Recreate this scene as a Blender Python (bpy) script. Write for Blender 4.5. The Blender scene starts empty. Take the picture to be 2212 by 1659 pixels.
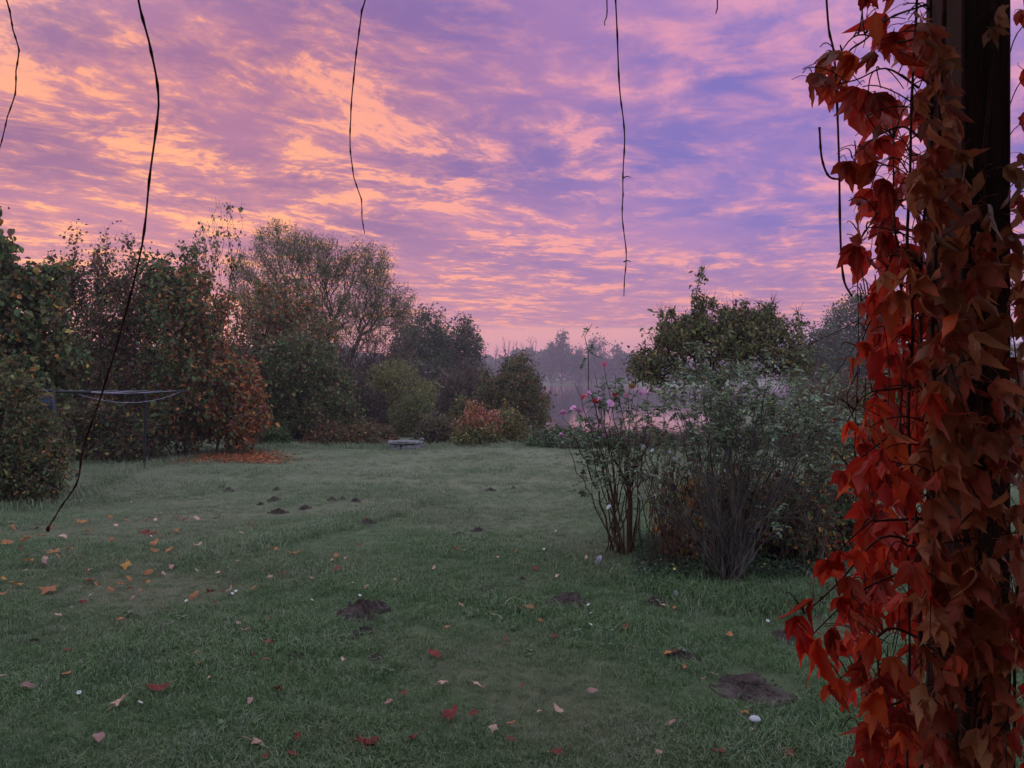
import bpy, math, random
import numpy as np

# ------------------------------------------------------------------ camera, sky, sun, exposure
sc = bpy.context.scene
C = sc.collection
rng = np.random.default_rng(7)
random.seed(7)
CAM_Z = 1.9
FD = 1640.0          # focal length in units of a 2212 px wide picture
HX, HY = 1106.0, 816.5

cam_d = bpy.data.cameras.new("camera")
cam = bpy.data.objects.new("camera", cam_d)
C.objects.link(cam)
cam.location = (0, 0, CAM_Z)
cam.rotation_euler = (math.radians(90), 0, 0)
cam_d.sensor_width = 36.0
cam_d.lens = 36.0 * FD / 2212.0
cam_d.shift_y = -13.0 / 2212.0
cam_d.clip_start = 0.02
cam_d.clip_end = 6000
sc.camera = cam

sc.view_settings.view_transform = 'Standard'
sc.view_settings.look = 'None'
sc.view_settings.exposure = 0.32
sc.view_settings.gamma = 1.0
sc.view_settings.use_curve_mapping = False
sc.cycles.max_bounces = 8
sc.cycles.diffuse_bounces = 3
sc.cycles.glossy_bounces = 2
sc.cycles.transmission_bounces = 4
sc.cycles.volume_bounces = 1
sc.cycles.transparent_max_bounces = 8
sc.cycles.use_denoising = True

SUN_AZ = math.radians(-24)      # east of the hedge, to the left of the view
SUN_EL = math.radians(1.0)


def lin(r, g, b):
    def f(c):
        c /= 255.0
        return c / 12.92 if c <= 0.04045 else ((c + 0.055) / 1.055) ** 2.4
    return (f(r), f(g), f(b), 1.0)


class NT:
    """tiny helper for building node trees"""
    def __init__(s, nt):
        s.nt = nt
        nt.nodes.clear()

    def n(s, typ, **kw):
        nd = s.nt.nodes.new(typ)
        for k, v in kw.items():
            setattr(nd, k, v)
        return nd

    def put(s, sock, v):
        if isinstance(v, bpy.types.NodeSocket):
            s.nt.links.new(v, sock)
        elif v is not None:
            if hasattr(sock, 'default_value') and not isinstance(sock.default_value, (float, int, bool, str)) and isinstance(v, (int, float)):
                sock.default_value = [v] * len(sock.default_value)
            else:
                sock.default_value = v

    def m(s, op, a, b=None, c=None, clamp=False):
        nd = s.n('ShaderNodeMath', operation=op, use_clamp=clamp)
        for i, v in enumerate((a, b, c)):
            if v is not None:
                s.put(nd.inputs[i], v)
        return nd.outputs[0]

    def ss(s, v, lo, hi, a=0.0, b=1.0, kind='SMOOTHSTEP'):
        nd = s.n('ShaderNodeMapRange', interpolation_type=kind)
        s.put(nd.inputs['Value'], v)
        nd.inputs['From Min'].default_value = lo
        nd.inputs['From Max'].default_value = hi
        nd.inputs['To Min'].default_value = a
        nd.inputs['To Max'].default_value = b
        return nd.outputs[0]

    def mix(s, f, a, b, blend='MIX'):
        nd = s.n('ShaderNodeMix', data_type='RGBA', blend_type=blend)
        s.put(nd.inputs[0], f)
        s.put(nd.inputs[6], a)
        s.put(nd.inputs[7], b)
        return nd.outputs[2]

    def noise(s, vec, scale, detail=4, rough=0.5, dist=0.0, out='Fac'):
        nd = s.n('ShaderNodeTexNoise')
        if vec is not None:
            s.put(nd.inputs['Vector'], vec)
        nd.inputs['Scale'].default_value = scale
        nd.inputs['Detail'].default_value = detail
        nd.inputs['Roughness'].default_value = rough
        nd.inputs['Distortion'].default_value = dist
        return nd.outputs[out]

    def xyz(s, x, y, z):
        nd = s.n('ShaderNodeCombineXYZ')
        for i, v in enumerate((x, y, z)):
            s.put(nd.inputs[i], v)
        return nd.outputs[0]

    def sep(s, v):
        nd = s.n('ShaderNodeSeparateXYZ')
        s.put(nd.inputs[0], v)
        return nd.outputs

    def vm(s, op, a, b=None):
        nd = s.n('ShaderNodeVectorMath', operation=op)
        s.put(nd.inputs[0], a)
        if b is not None:
            s.put(nd.inputs[1], b)
        return nd.outputs[0]


def build_world():
    w = bpy.data.worlds.new("World")
    sc.world = w
    w.use_nodes = True
    t = NT(w.node_tree)
    out = t.n('ShaderNodeOutputWorld')
    d = t.vm('NORMALIZE', t.n('ShaderNodeTexCoord').outputs['Generated'])
    x, y, z = t.sep(d)
    zc = t.m('ADD', t.m('MAXIMUM', z, 0.0), 0.030)
    u = t.m('DIVIDE', x, zc)
    v = t.m('DIVIDE', y, zc)
    # drift direction of the cloud sheet
    al = t.m('ADD', t.m('MULTIPLY', u, 0.62), t.m('MULTIPLY', v, 0.78))
    ac = t.m('SUBTRACT', t.m('MULTIPLY', u, 0.78), t.m('MULTIPLY', v, 0.62))
    p = t.xyz(t.m('MULTIPLY', al, 0.85), ac, 5.3)

    def warped(src, scale, amount, detail=2):
        wv = t.vm('SUBTRACT', t.noise(src, scale, detail, 0.5, out='Color'), (0.5, 0.5, 0.5))
        ws = t.n('ShaderNodeVectorMath', operation='SCALE')
        t.put(ws.inputs[0], wv)
        ws.inputs['Scale'].default_value = amount
        return t.vm('ADD', src, ws.outputs[0])
    p1 = warped(p, 0.9, 0.55)
    p2 = warped(p1, 5.0, 0.10, 3)
    big = t.noise(p1, 1.3, 2, 0.5)
    mid = t.noise(p2, 4.2, 9, 0.60)
    fine = t.noise(p2, 17.0, 5, 0.65)
    # the sheet is thinner and smoother to the upper right, lumpier to the left and low down
    left = t.ss(x, 0.30, -0.25)
    low = t.ss(z, 0.42, 0.16)
    crisp = t.m('MINIMUM', t.m('ADD', t.m('MULTIPLY', left, 0.75), t.m('MULTIPLY', low, 0.55)), 1.0)
    dens = t.m('ADD', t.m('MULTIPLY', big, 0.33), t.m('MULTIPLY', mid, 0.67))
    dens = t.m('ADD', dens, t.m('MULTIPLY', t.m('SUBTRACT', fine, 0.5), t.m('ADD', t.m('MULTIPLY', crisp, 0.30), 0.02)))
    dens = t.m('ADD', dens, t.m('MULTIPLY', left, 0.006))
    c_soft = t.ss(dens, 0.42, 0.70)
    c_hard = t.m('ADD', t.ss(dens, 0.41, 0.61, 0, 0.46), t.ss(dens, 0.52, 0.605, 0, 0.54))
    # dim veil between the bright edges and the gaps
    cl = t.n('ShaderNodeMix', data_type='FLOAT')
    t.put(cl.inputs[0], crisp)
    t.put(cl.inputs[2], c_soft)
    t.put(cl.inputs[3], c_hard)
    cl = cl.outputs[0]
    veil = t.ss(t.noise(p1, 1.1, 4, 0.55), 0.35, 0.65)
    # glow of the sun under the horizon
    warm = t.m('MULTIPLY', t.ss(x, 0.34, -0.36), t.ss(y, -0.2, 0.6))
    warm = t.m('MULTIPLY', warm, t.ss(z, 0.85, 0.30))
    away = t.ss(t.m('SUBTRACT', y, t.m('MULTIPLY', z, 0.75)), 0.62, -0.35)   # overhead and behind
    dark = t.mix(warm, lin(112, 100, 180), lin(134, 88, 136))
    dark = t.mix(t.m('MULTIPLY', veil, 0.75), dark, t.mix(warm, lin(176, 124, 178), lin(178, 114, 146)))
    dark = t.mix(t.ss(z, 0.22, 0.06, 0, 0.8), dark, lin(172, 112, 150))
    brt = t.mix(warm, lin(226, 148, 172), lin(250, 160, 124))
    brt = t.mix(t.ss(z, 0.30, 0.08, 0, 0.7), brt, lin(250, 156, 128))
    hot = t.m('MULTIPLY', t.m('MULTIPLY', t.ss(x, -0.08, -0.40), t.ss(z, 0.36, 0.18)), t.ss(dens, 0.56, 0.66))
    brt = t.mix(t.m('MULTIPLY', hot, 0.55), brt, lin(255, 194, 118))
    dark = t.mix(away, dark, (0.74, 0.84, 1.12, 1))
    brt = t.mix(away, brt, (1.28, 1.25, 1.40, 1))
    cloud = t.mix(cl, dark, brt)
    # clear strip under the edge of the sheet
    edge = t.m('ADD', z, t.m('MULTIPLY', t.m('SUBTRACT', t.noise(t.xyz(t.m('MULTIPLY', x, 3.0), t.m('MULTIPLY', y, 3.0), t.m('MULTIPLY', z, 60.0)), 1.5, 4, 0.5), 0.5), 0.03))
    edge = t.m('ADD', edge, t.m('MULTIPLY', t.ss(x, 0.10, 0.5), 0.012))
    cover = t.ss(edge, 0.058, 0.074)
    clear = t.mix(t.ss(z, 0.0, 0.08), lin(208, 124, 146), lin(234, 160, 156))
    clear = t.mix(t.ss(x, 0.12, 0.42), clear, lin(186, 158, 200))
    clear = t.mix(away, clear, (0.64, 0.64, 0.86, 1))
    col = t.mix(cover, clear, cloud)
    bg = t.n('ShaderNodeBackground')
    t.put(bg.inputs[0], col)
    bg.inputs[1].default_value = 0.87
    sky = t.n('ShaderNodeTexSky', sky_type='NISHITA', sun_disc=False)
    sky.sun_elevation = SUN_EL
    sky.sun_rotation = SUN_AZ
    bg2 = t.n('ShaderNodeBackground')
    t.put(bg2.inputs[0], sky.outputs[0])
    bg2.inputs[1].default_value = 0.02
    add = t.n('ShaderNodeAddShader')
    t.put(add.inputs[0], bg.outputs[0])
    t.put(add.inputs[1], bg2.outputs[0])
    t.put(out.inputs[0], add.outputs[0])


build_world()

sun_d = bpy.data.lights.new("sun", 'SUN')
sun_d.energy = 0.5
sun_d.angle = math.radians(40)
sun_d.color = (1.0, 0.62, 0.45)
sun = bpy.data.objects.new("sun", sun_d)
C.objects.link(sun)
from mathutils import Vector
_sd = Vector((math.sin(SUN_AZ) * math.cos(SUN_EL), math.cos(SUN_AZ) * math.cos(SUN_EL), math.sin(SUN_EL)))
sun.rotation_euler = _sd.to_track_quat('Z', 'Y').to_euler()


# ------------------------------------------------------------------ helpers
def X(xd, D):
    return (xd - HX) / FD * D


def Z(yd, D):
    return CAM_Z - (yd - HY) / FD * D


def P(xd, yd, D):
    return np.array((X(xd, D), D, Z(yd, D)))


def depth_on_lawn(yd):
    return CAM_Z * FD / (yd - HY)


def G(xd, yd):
    D = depth_on_lawn(yd)
    x = X(xd, D)
    return np.array((x, D, float(height(x, D))))


def sstep(a, b, v):
    t = np.clip((v - a) / (b - a), 0, 1)
    return t * t * (3 - 2 * t)


LAKE_Z = -1.5


def shore(x):
    return 43 + 46 * sstep(0.5, -7.0, x) + 34 * sstep(14, 19, x) + 1.2 * np.sin(x * 0.9)


def height(x, y):
    x = np.asarray(x, float)
    y = np.asarray(y, float)
    s = shore(x)
    z = 0.018 * np.sin(x * 0.9 + 1.3 * np.sin(y * 0.37)) + 0.016 * np.sin(y * 1.1 + x * 0.35) + 0.01 * np.sin(x * 2.7 + y * 1.9)
    z = z * sstep(1.5, 4, y)
    z = z - 1.42 * sstep(21.5, s, y)
    z = z - 3.0 * sstep(s - 1.0, s + 12, y)
    z = z + 4.6 * sstep(352, 372, y) + 4.0 * sstep(380, 740, y)
    return z


def make_mesh(name, V, faces, mats=(), col=None, smooth=False, attrs=None):
    """faces: list of int arrays (m,k)"""
    me = bpy.data.meshes.new(name)
    V = np.asarray(V, np.float32).reshape(-1, 3)
    me.vertices.add(len(V))
    me.vertices.foreach_set('co', V.ravel())
    faces = [np.asarray(f, np.int32) for f in faces if len(f)]
    if faces:
        li = np.concatenate([f.ravel() for f in faces])
        tot = np.concatenate([np.full(len(f), f.shape[1], np.int32) for f in faces])
        st = np.concatenate([[0], np.cumsum(tot)[:-1]]).astype(np.int32)
        me.loops.add(len(li))
        me.loops.foreach_set('vertex_index', li)
        me.polygons.add(len(tot))
        me.polygons.foreach_set('loop_start', st)
        me.polygons.foreach_set('use_smooth', np.full(len(tot), smooth, bool))
    if col is not None:
        a = me.color_attributes.new('Col', 'FLOAT_COLOR', 'POINT')
        c4 = np.ones((len(V), 4), np.float32)
        c4[:, :3] = col
        a.data.foreach_set('color', c4.ravel())
    if attrs:
        for k, (ty, val) in attrs.items():
            a = me.attributes.new(k, ty, 'POINT')
            a.data.foreach_set('vector' if ty == 'FLOAT_VECTOR' else 'value', np.ascontiguousarray(val).ravel())
    me.update(calc_edges=True)
    for m in mats:
        me.materials.append(m)
    return me


def obj(name, me, parent=None, loc=None, kind=None, color=None):
    o = bpy.data.objects.new(name, me)
    C.objects.link(o)
    if parent is not None:
        o.parent = parent
    if loc is not None:
        o.location = loc
    if kind:
        o['kind'] = kind
    if color is not None:
        o.color = (*color[:3], 1.0)
    return o


def empty(name, loc=(0, 0, 0)):
    o = bpy.data.objects.new(name, None)
    o.empty_display_size = 0.2
    C.objects.link(o)
    o.location = loc
    return o


def tag(o, label, cat, group=None):
    o['label'] = label
    o['category'] = cat
    if group:
        o['group'] = group
    return o


class MB:
    """collects vertices and faces"""
    def __init__(s):
        s.V, s.F, s.Cc, s.n = [], {}, [], 0

    def add(s, V, F, col=None):
        V = np.asarray(V, float).reshape(-1, 3)
        F = np.asarray(F, int)
        s.F.setdefault(F.shape[1], []).append(F + s.n)
        s.V.append(V)
        if col is not None:
            s.Cc.append(np.broadcast_to(np.asarray(col, float), (len(V), 3)))
        s.n += len(V)

    def mesh(s, name, mat, smooth=False, off=(0, 0, 0)):
        V = np.concatenate(s.V) - np.asarray(off)
        col = np.concatenate(s.Cc) if s.Cc else None
        return make_mesh(name, V, [np.concatenate(f) for f in s.F.values()], [mat] if mat else [], col, smooth)


def norm(v):
    return v / np.maximum(np.linalg.norm(v, axis=-1, keepdims=True), 1e-9)


def frames(d):
    ref = np.where(np.abs(d[..., 2:3]) < 0.9, np.array([0, 0, 1.0]), np.array([1.0, 0, 0]))
    a = norm(np.cross(d, ref))
    return a, np.cross(d, a)


def prisms(P0, P1, R0, R1, k=4):
    d = norm(P1 - P0)
    a, b = frames(d)
    E = len(P0)
    th = np.arange(k) * 2 * np.pi / k
    off = np.cos(th)[None, :, None] * a[:, None] + np.sin(th)[None, :, None] * b[:, None]
    V = np.stack([P0[:, None] + off * R0[:, None, None], P1[:, None] + off * R1[:, None, None]], 1).reshape(-1, 3)
    i = np.arange(k)
    q = np.stack([i, (i + 1) % k, k + (i + 1) % k, k + i], 1)
    F = (np.arange(E)[:, None, None] * 2 * k + q[None]).reshape(-1, 4)
    return V, F


def tube(pts, rad, k=6, cap=True):
    pts = np.asarray(pts, float)
    n = len(pts)
    rad = np.broadcast_to(np.asarray(rad, float), (n,))
    d = norm(np.gradient(pts, axis=0))
    # parallel transport
    a = np.zeros_like(pts)
    a[0] = frames(d[0:1])[0][0]
    for i in range(1, n):
        v = a[i - 1] - d[i] * np.dot(a[i - 1], d[i])
        a[i] = v / max(np.linalg.norm(v), 1e-9)
    b = np.cross(d, a)
    th = np.arange(k) * 2 * np.pi / k
    V = (pts[:, None] + (np.cos(th)[None, :, None] * a[:, None] + np.sin(th)[None, :, None] * b[:, None]) * rad[:, None, None]).reshape(-1, 3)
    i = np.arange(k)
    F = (np.arange(n - 1)[:, None, None] * k + np.stack([i, (i + 1) % k, k + (i + 1) % k, k + i], 1)[None]).reshape(-1, 4)
    if cap:
        V = np.concatenate([V, pts[:1], pts[-1:]])
        c0, c1 = n * k, n * k + 1
        F2 = np.concatenate([np.stack([(i + 1) % k, i, np.full(k, c0), np.full(k, c0)], 1),
                             np.stack([(n - 1) * k + i, (n - 1) * k + (i + 1) % k, np.full(k, c1), np.full(k, c1)], 1)])
        return V, F, F2[:, :3]
    return V, F, None


def add_tube(mb, pts, rad, k=6, col=None):
    V, F, T = tube(pts, rad, k)
    base = mb.n
    mb.add(V, F, col)
    if T is not None:
        mb.F.setdefault(3, []).append(T + base)


def spline(pts, n=24):
    """Catmull-Rom through the points"""
    p = np.asarray(pts, float)
    p = np.concatenate([[2 * p[0] - p[1]], p, [2 * p[-1] - p[-2]]])
    m = len(p) - 3
    ts = np.linspace(0, m - 1e-6, n)
    i = ts.astype(int)
    t = (ts - i)[:, None]
    a, b, c, d = p[i], p[i + 1], p[i + 2], p[i + 3]
    return 0.5 * ((2 * b) + (c - a) * t + (2 * a - 5 * b + 4 * c - d) * t * t + (3 * b - a - 3 * c + d) * t ** 3)


def box(mb, c, s, rz=0.0, col=None, bevel=0.0):
    c = np.asarray(c, float)
    h = np.asarray(s, float) / 2
    if bevel <= 0:
        v = np.array([[sx, sy, sz] for sz in (-1, 1) for sy in (-1, 1) for sx in (-1, 1)], float) * h
        f = np.array([[0, 2, 3, 1], [4, 5, 7, 6], [0, 1, 5, 4], [2, 6, 7, 3], [0, 4, 6, 2], [1, 3, 7, 5]])
    else:
        # long prism with chamfered long edges along the largest axis
        ax = int(np.argmax(h))
        o = [i for i in range(3) if i != ax]
        hb = bevel
        a, b = h[o[0]], h[o[1]]
        ring = [(-a + hb, -b), (a - hb, -b), (a, -b + hb), (a, b - hb), (a - hb, b), (-a + hb, b), (-a, b - hb), (-a, -b + hb)]
        v = np.zeros((16, 3))
        for e, sg in enumerate((-1, 1)):
            for i, (p0, p1) in enumerate(ring):
                v[e * 8 + i, ax] = sg * h[ax]
                v[e * 8 + i, o[0]] = p0
                v[e * 8 + i, o[1]] = p1
        i = np.arange(8)
        f = np.stack([i, (i + 1) % 8, 8 + (i + 1) % 8, 8 + i], 1)
    cs, sn = math.cos(rz), math.sin(rz)
    R = np.array([[cs, -sn, 0], [sn, cs, 0], [0, 0, 1]])
    base = mb.n
    mb.add(v @ R.T + c, f, col)
    if bevel > 0:
        mb.F.setdefault(8, []).append(np.array([np.arange(8)[::-1], 8 + np.arange(8)]) + base)


# ------------------------------------------------------------------ materials
def new_mat(name):
    m = bpy.data.materials.new(name)
    m.use_nodes = True
    t = NT(m.node_tree)
    o = t.n('ShaderNodeOutputMaterial')
    return m, t, o


def principled(t, o, col, rough=0.7, spec=0.3, bump=None, bd=0.01, bs=0.5, **kw):
    b = t.n('ShaderNodeBsdfPrincipled')
    t.put(b.inputs['Base Color'], col)
    t.put(b.inputs['Roughness'], rough)
    t.put(b.inputs['Specular IOR Level'], spec)
    for k, v in kw.items():
        t.put(b.inputs[k], v)
    if bump is not None:
        bn = t.n('ShaderNodeBump')
        bn.inputs['Strength'].default_value = bs
        bn.inputs['Distance'].default_value = bd
        t.put(bn.inputs['Height'], bump)
        t.put(b.inputs['Normal'], bn.outputs[0])
    t.put(o.inputs[0], b.outputs[0])
    return b


def leaf_material(name, src='attr', transl=0.35, rough=0.55, spec=0.25, vein=False):
    """thin leaf: colour from the mesh (attr) or the object's own colour (obj), part of the light passes through"""
    m, t, o = new_mat(name)
    if src == 'attr':
        a = t.n('ShaderNodeAttribute', attribute_name='Col')
        col = a.outputs['Color']
    else:
        col = t.n('ShaderNodeObjectInfo').outputs['Color']
    if vein:
        oc = t.n('ShaderNodeTexCoord').outputs['Object']
        blot = t.noise(oc, 28, 5, 0.65)
        col = t.mix(t.ss(blot, 0.52, 0.70), col, t.mix(0.5, col, (0.10, 0.035, 0.012, 1)))
        blot2 = t.noise(oc, 11, 3, 0.5)
        col = t.mix(t.ss(blot2, 0.5, 0.75), col, t.mix(0.35, col, (0.42, 0.17, 0.04, 1)))
        at = t.n('ShaderNodeAttribute', attribute_name='Col')
        vn = t.sep(at.outputs['Color'])[0]
        col = t.mix(t.ss(vn, 0.55, 1.0, 0, 0.55), col, t.mix(0.5, col, (0.45, 0.22, 0.12, 1)))
    b = t.n('ShaderNodeBsdfPrincipled')
    t.put(b.inputs['Base Color'], col)
    b.inputs['Roughness'].default_value = rough
    b.inputs['Specular IOR Level'].default_value = spec
    tr = t.n('ShaderNodeBsdfTranslucent')
    t.put(tr.inputs[0], col)
    mx = t.n('ShaderNodeMixShader')
    mx.inputs[0].default_value = transl
    t.put(mx.inputs[1], b.outputs[0])
    t.put(mx.inputs[2], tr.outputs[0])
    t.put(o.inputs[0], mx.outputs[0])
    return m


def bark_material(name, c0, c1, scale=12, rough=0.85):
    m, t, o = new_mat(name)
    oc = t.n('ShaderNodeTexCoord').outputs['Object']
    mp = t.n('ShaderNodeMapping')
    mp.inputs['Scale'].default_value = (1, 1, 0.3)
    t.put(mp.inputs[0], oc)
    n = t.noise(mp.outputs[0], scale, 6, 0.65)
    col = t.mix(t.ss(n, 0.35, 0.65), (*c0, 1), (*c1, 1))
    principled(t, o, col, rough, 0.2, bump=n, bd=0.02, bs=0.6)
    return m


M = {}
M['leaf'] = leaf_material('leaf', 'attr', 0.32, 0.55, 0.3)
M['dry_leaf'] = leaf_material('dry_leaf', 'obj', 0.25, 0.7, 0.2, vein=True)
M['creeper_leaf'] = leaf_material('creeper_leaf', 'obj', 0.5, 0.5, 0.25, vein=True)
M['petal'] = leaf_material('petal', 'obj', 0.3, 0.6, 0.2)
M['bark'] = bark_material('bark', (0.035, 0.026, 0.024), (0.075, 0.058, 0.052))
M['bark_grey'] = bark_material('bark_grey', (0.06, 0.052, 0.05), (0.12, 0.105, 0.10))
M['bark_apple'] = bark_material('bark_apple', (0.022, 0.018, 0.018), (0.06, 0.05, 0.048), 18)
M['cane'] = bark_material('cane', (0.055, 0.022, 0.020), (0.085, 0.05, 0.032), 20)
M['cane_grey'] = bark_material('cane_grey', (0.035, 0.022, 0.020), (0.15, 0.13, 0.12), 7)
M['vine_bark'] = bark_material('vine_bark', (0.055, 0.02, 0.018), (0.11, 0.045, 0.035), 60)


def soil_mat():
    m, t, o = new_mat('soil')
    oc = t.n('ShaderNodeNewGeometry').outputs['Position']
    n = t.noise(oc, 30, 8, 0.7)
    n2 = t.noise(oc, 6, 4, 0.5)
    col = t.mix(t.ss(n, 0.35, 0.68), (0.042, 0.031, 0.029, 1), (0.105, 0.08, 0.074, 1))
    col = t.mix(t.ss(n2, 0.48, 0.75, 0, .7), col, (0.15, 0.12, 0.115, 1))
    principled(t, o, col, 0.95, 0.1, bump=n, bd=0.03, bs=1.0)
    return m


M['soil'] = soil_mat()


def ground_mat():
    m, t, o = new_mat('lawn_ground')
    p = t.n('ShaderNodeNewGeometry').outputs['Position']
    n1 = t.noise(p, 0.35, 4, 0.55)
    n2 = t.noise(p, 2.2, 6, 0.65)
    n3 = t.noise(p, 40, 6, 0.75)
    col = t.mix(t.ss(n2, 0.35, 0.65), (0.060, 0.105, 0.045, 1), (0.12, 0.16, 0.085, 1))
    col = t.mix(t.ss(n1, 0.42, 0.66), col, (0.16, 0.16, 0.10, 1))
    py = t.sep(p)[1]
    dry = t.m('MULTIPLY', t.ss(py, 6.0, 15.0), t.ss(n1, 0.25, 0.6, 0.5, 0.85))  # paler with distance: olive tone and brighter far light painted into the ground
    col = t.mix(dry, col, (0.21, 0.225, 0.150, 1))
    col = t.mix(t.ss(n3, 0.52, 0.75, 0, 0.6), col, (0.030, 0.028, 0.018, 1))
    col = t.mix(t.ss(n3, 0.46, 0.25, 0, 0.5), col, (0.14, 0.17, 0.11, 1))
    principled(t, o, col, 0.9, 0.15, bump=n3, bd=0.05, bs=0.8)
    return m


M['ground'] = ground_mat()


def grass_mat():
    m, t, o = new_mat('grass_blade')
    p = t.n('ShaderNodeNewGeometry').outputs['Position']
    a = t.n('ShaderNodeAttribute', attribute_name='Col').outputs['Color']
    r = t.n('ShaderNodeObjectInfo').outputs['Random']
    n1 = t.noise(p, 0.35, 4, 0.55)
    n2 = t.noise(p, 1.7, 5, 0.6)
    col = t.mix(t.ss(n1, 0.40, 0.66, 0, 0.5), a, (0.19, 0.185, 0.115, 1))
    col = t.mix(t.ss(n2, 0.50, 0.68, 0, 0.6), col, (0.055, 0.125, 0.045, 1))
    col = t.mix(t.ss(r, 0.80, 0.98, 0, 0.7), col, (0.27, 0.29, 0.22, 1))
    # far lawn: olive drier grass, plus brighter light painted in as paler colour
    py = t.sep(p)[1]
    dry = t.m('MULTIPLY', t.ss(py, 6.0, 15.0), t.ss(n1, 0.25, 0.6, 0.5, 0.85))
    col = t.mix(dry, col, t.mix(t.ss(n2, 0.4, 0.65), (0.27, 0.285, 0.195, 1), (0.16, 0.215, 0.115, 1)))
    b = t.n('ShaderNodeBsdfPrincipled')
    t.put(b.inputs['Base Color'], col)
    b.inputs['Roughness'].default_value = 0.5
    b.inputs['Specular IOR Level'].default_value = 0.35
    b.inputs['Sheen Weight'].default_value = 0.12
    tr = t.n('ShaderNodeBsdfTranslucent')
    t.put(tr.inputs[0], col)
    mx = t.n('ShaderNodeMixShader')
    mx.inputs[0].default_value = 0.25
    t.put(mx.inputs[1], b.outputs[0])
    t.put(mx.inputs[2], tr.outputs[0])
    t.put(o.inputs[0], mx.outputs[0])
    return m


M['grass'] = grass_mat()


def simple(name, c, rough=0.6, spec=0.3, metal=0.0, scale=30, var=0.25):
    m, t, o = new_mat(name)
    oc = t.n('ShaderNodeTexCoord').outputs['Object']
    n = t.noise(oc, scale, 5, 0.6)
    c2 = tuple(max(0, x * (1 - var)) for x in c)
    col = t.mix(t.ss(n, 0.35, 0.65), (*c, 1), (*c2, 1))
    principled(t, o, col, rough, spec, bump=n, bd=0.003, bs=0.3, Metallic=metal)
    return m


def wood_mat():
    m, t, o = new_mat('post_wood')
    oc = t.n('ShaderNodeTexCoord').outputs['Object']
    mp = t.n('ShaderNodeMapping')
    mp.inputs['Scale'].default_value = (60, 60, 2.0)
    t.put(mp.inputs[0], oc)
    g = t.noise(mp.outputs[0], 1.0, 6, 0.6, 0.4)
    n = t.noise(oc, 7, 4, 0.6)
    col = t.mix(t.ss(g, 0.3, 0.7), (0.036, 0.015, 0.012, 1), (0.085, 0.040, 0.032, 1))
    col = t.mix(t.ss(n, 0.45, 0.7, 0, 0.5), col, (0.045, 0.024, 0.02, 1))
    principled(t, o, col, 0.75, 0.25, bump=g, bd=0.004, bs=0.6)
    return m


M['wood'] = wood_mat()
M['metal'] = simple('dark_metal', (0.02, 0.02, 0.026), 0.45, 0.4, 0.3)
M['cord'] = simple('blue_cord', (0.36, 0.34, 0.46), 0.5, 0.3)
M['bag'] = simple('blue_cloth', (0.05, 0.06, 0.14), 0.9, 0.1)
M['stone'] = simple('grey_stone', (0.22, 0.22, 0.23), 0.9, 0.15, 0, 14, 0.5)
M['stem'] = simple('green_stem', (0.05, 0.07, 0.03), 0.7)
M['pale_twig'] = simple('pale_twig', (0.42, 0.36, 0.27), 0.8)
M['white'] = simple('white_flesh', (0.52, 0.50, 0.58), 0.7)
M['plaster'] = simple('plaster', (0.68, 0.62, 0.56), 0.9, 0.1, 0, 3)
M['reed'] = leaf_material('reed', 'attr', 0.2, 0.8, 0.1)


def water_mat():
    m, t, o = new_mat('lake_water')
    p = t.n('ShaderNodeNewGeometry').outputs['Position']
    mp = t.n('ShaderNodeMapping')
    mp.inputs['Scale'].default_value = (0.35, 1.0, 1.0)
    t.put(mp.inputs[0], p)
    n = t.noise(mp.outputs[0], 0.7, 4, 0.55)
    principled(t, o, (0.012, 0.014, 0.018, 1), 0.06, 0.5, bump=n, bd=0.012, bs=0.12, IOR=1.33)
    return m


M['water'] = water_mat()

# ------------------------------------------------------------------ ground, lake, house and pergola
def build_ground():
    ys = np.concatenate([np.arange(-12, 2, 1.0), np.arange(2, 24, 0.2), np.arange(24, 100, 1.0), np.arange(100, 340, 20), np.arange(340, 400, 3), np.linspace(400, 740, 20)])
    xs = np.concatenate([-np.geomspace(760, 40, 24), np.arange(-38, -14, 1.0), np.arange(-14, 14, 0.25), np.arange(14, 38, 1.0), np.geomspace(40, 760, 24)])
    gx, gy = np.meshgrid(xs, ys)
    gz = height(gx, gy)
    nx, ny = len(xs), len(ys)
    V = np.stack([gx, gy, gz], -1).reshape(-1, 3)
    i = (np.arange(ny - 1)[:, None] * nx + np.arange(nx - 1)[None]).ravel()
    F = np.stack([i, i + 1, i + nx + 1, i + nx], 1)
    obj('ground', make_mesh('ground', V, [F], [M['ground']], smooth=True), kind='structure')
    v = np.array([[-750, 30, LAKE_Z], [750, 30, LAKE_Z], [750, 390, LAKE_Z], [-750, 390, LAKE_Z]], float)
    obj('lake', make_mesh('lake', v, [np.array([[0, 1, 2, 3]])], [M['water']]), kind='structure')


build_ground()

# unseen house wall and roof, added behind the viewer to shade post and grass
POST_D = 1.40
POST_X0, POST_X1 = X(2080, POST_D), X(2186, POST_D)
POST_Y0, POST_Y1 = POST_D, POST_D + 0.128
h = tag(empty('house', (0, -2.6, 0)), 'unseen plastered house wall and roof added for shade over the terrace', 'house')
mb = MB()
box(mb, (0, -0.15, 3.4), (16, 0.3, 7.0))  # pale wall raised tall to block sky and bounce light
obj('wall', mb.mesh('wall', M['plaster']), h)
mb = MB()
box(mb, (0, 1.95, 3.02), (14, 3.9, 0.08))  # unseen roof, its reach set by the shade wanted on the creeper
obj('shade_roof', mb.mesh('shade_roof', M['wood']), h)

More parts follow.
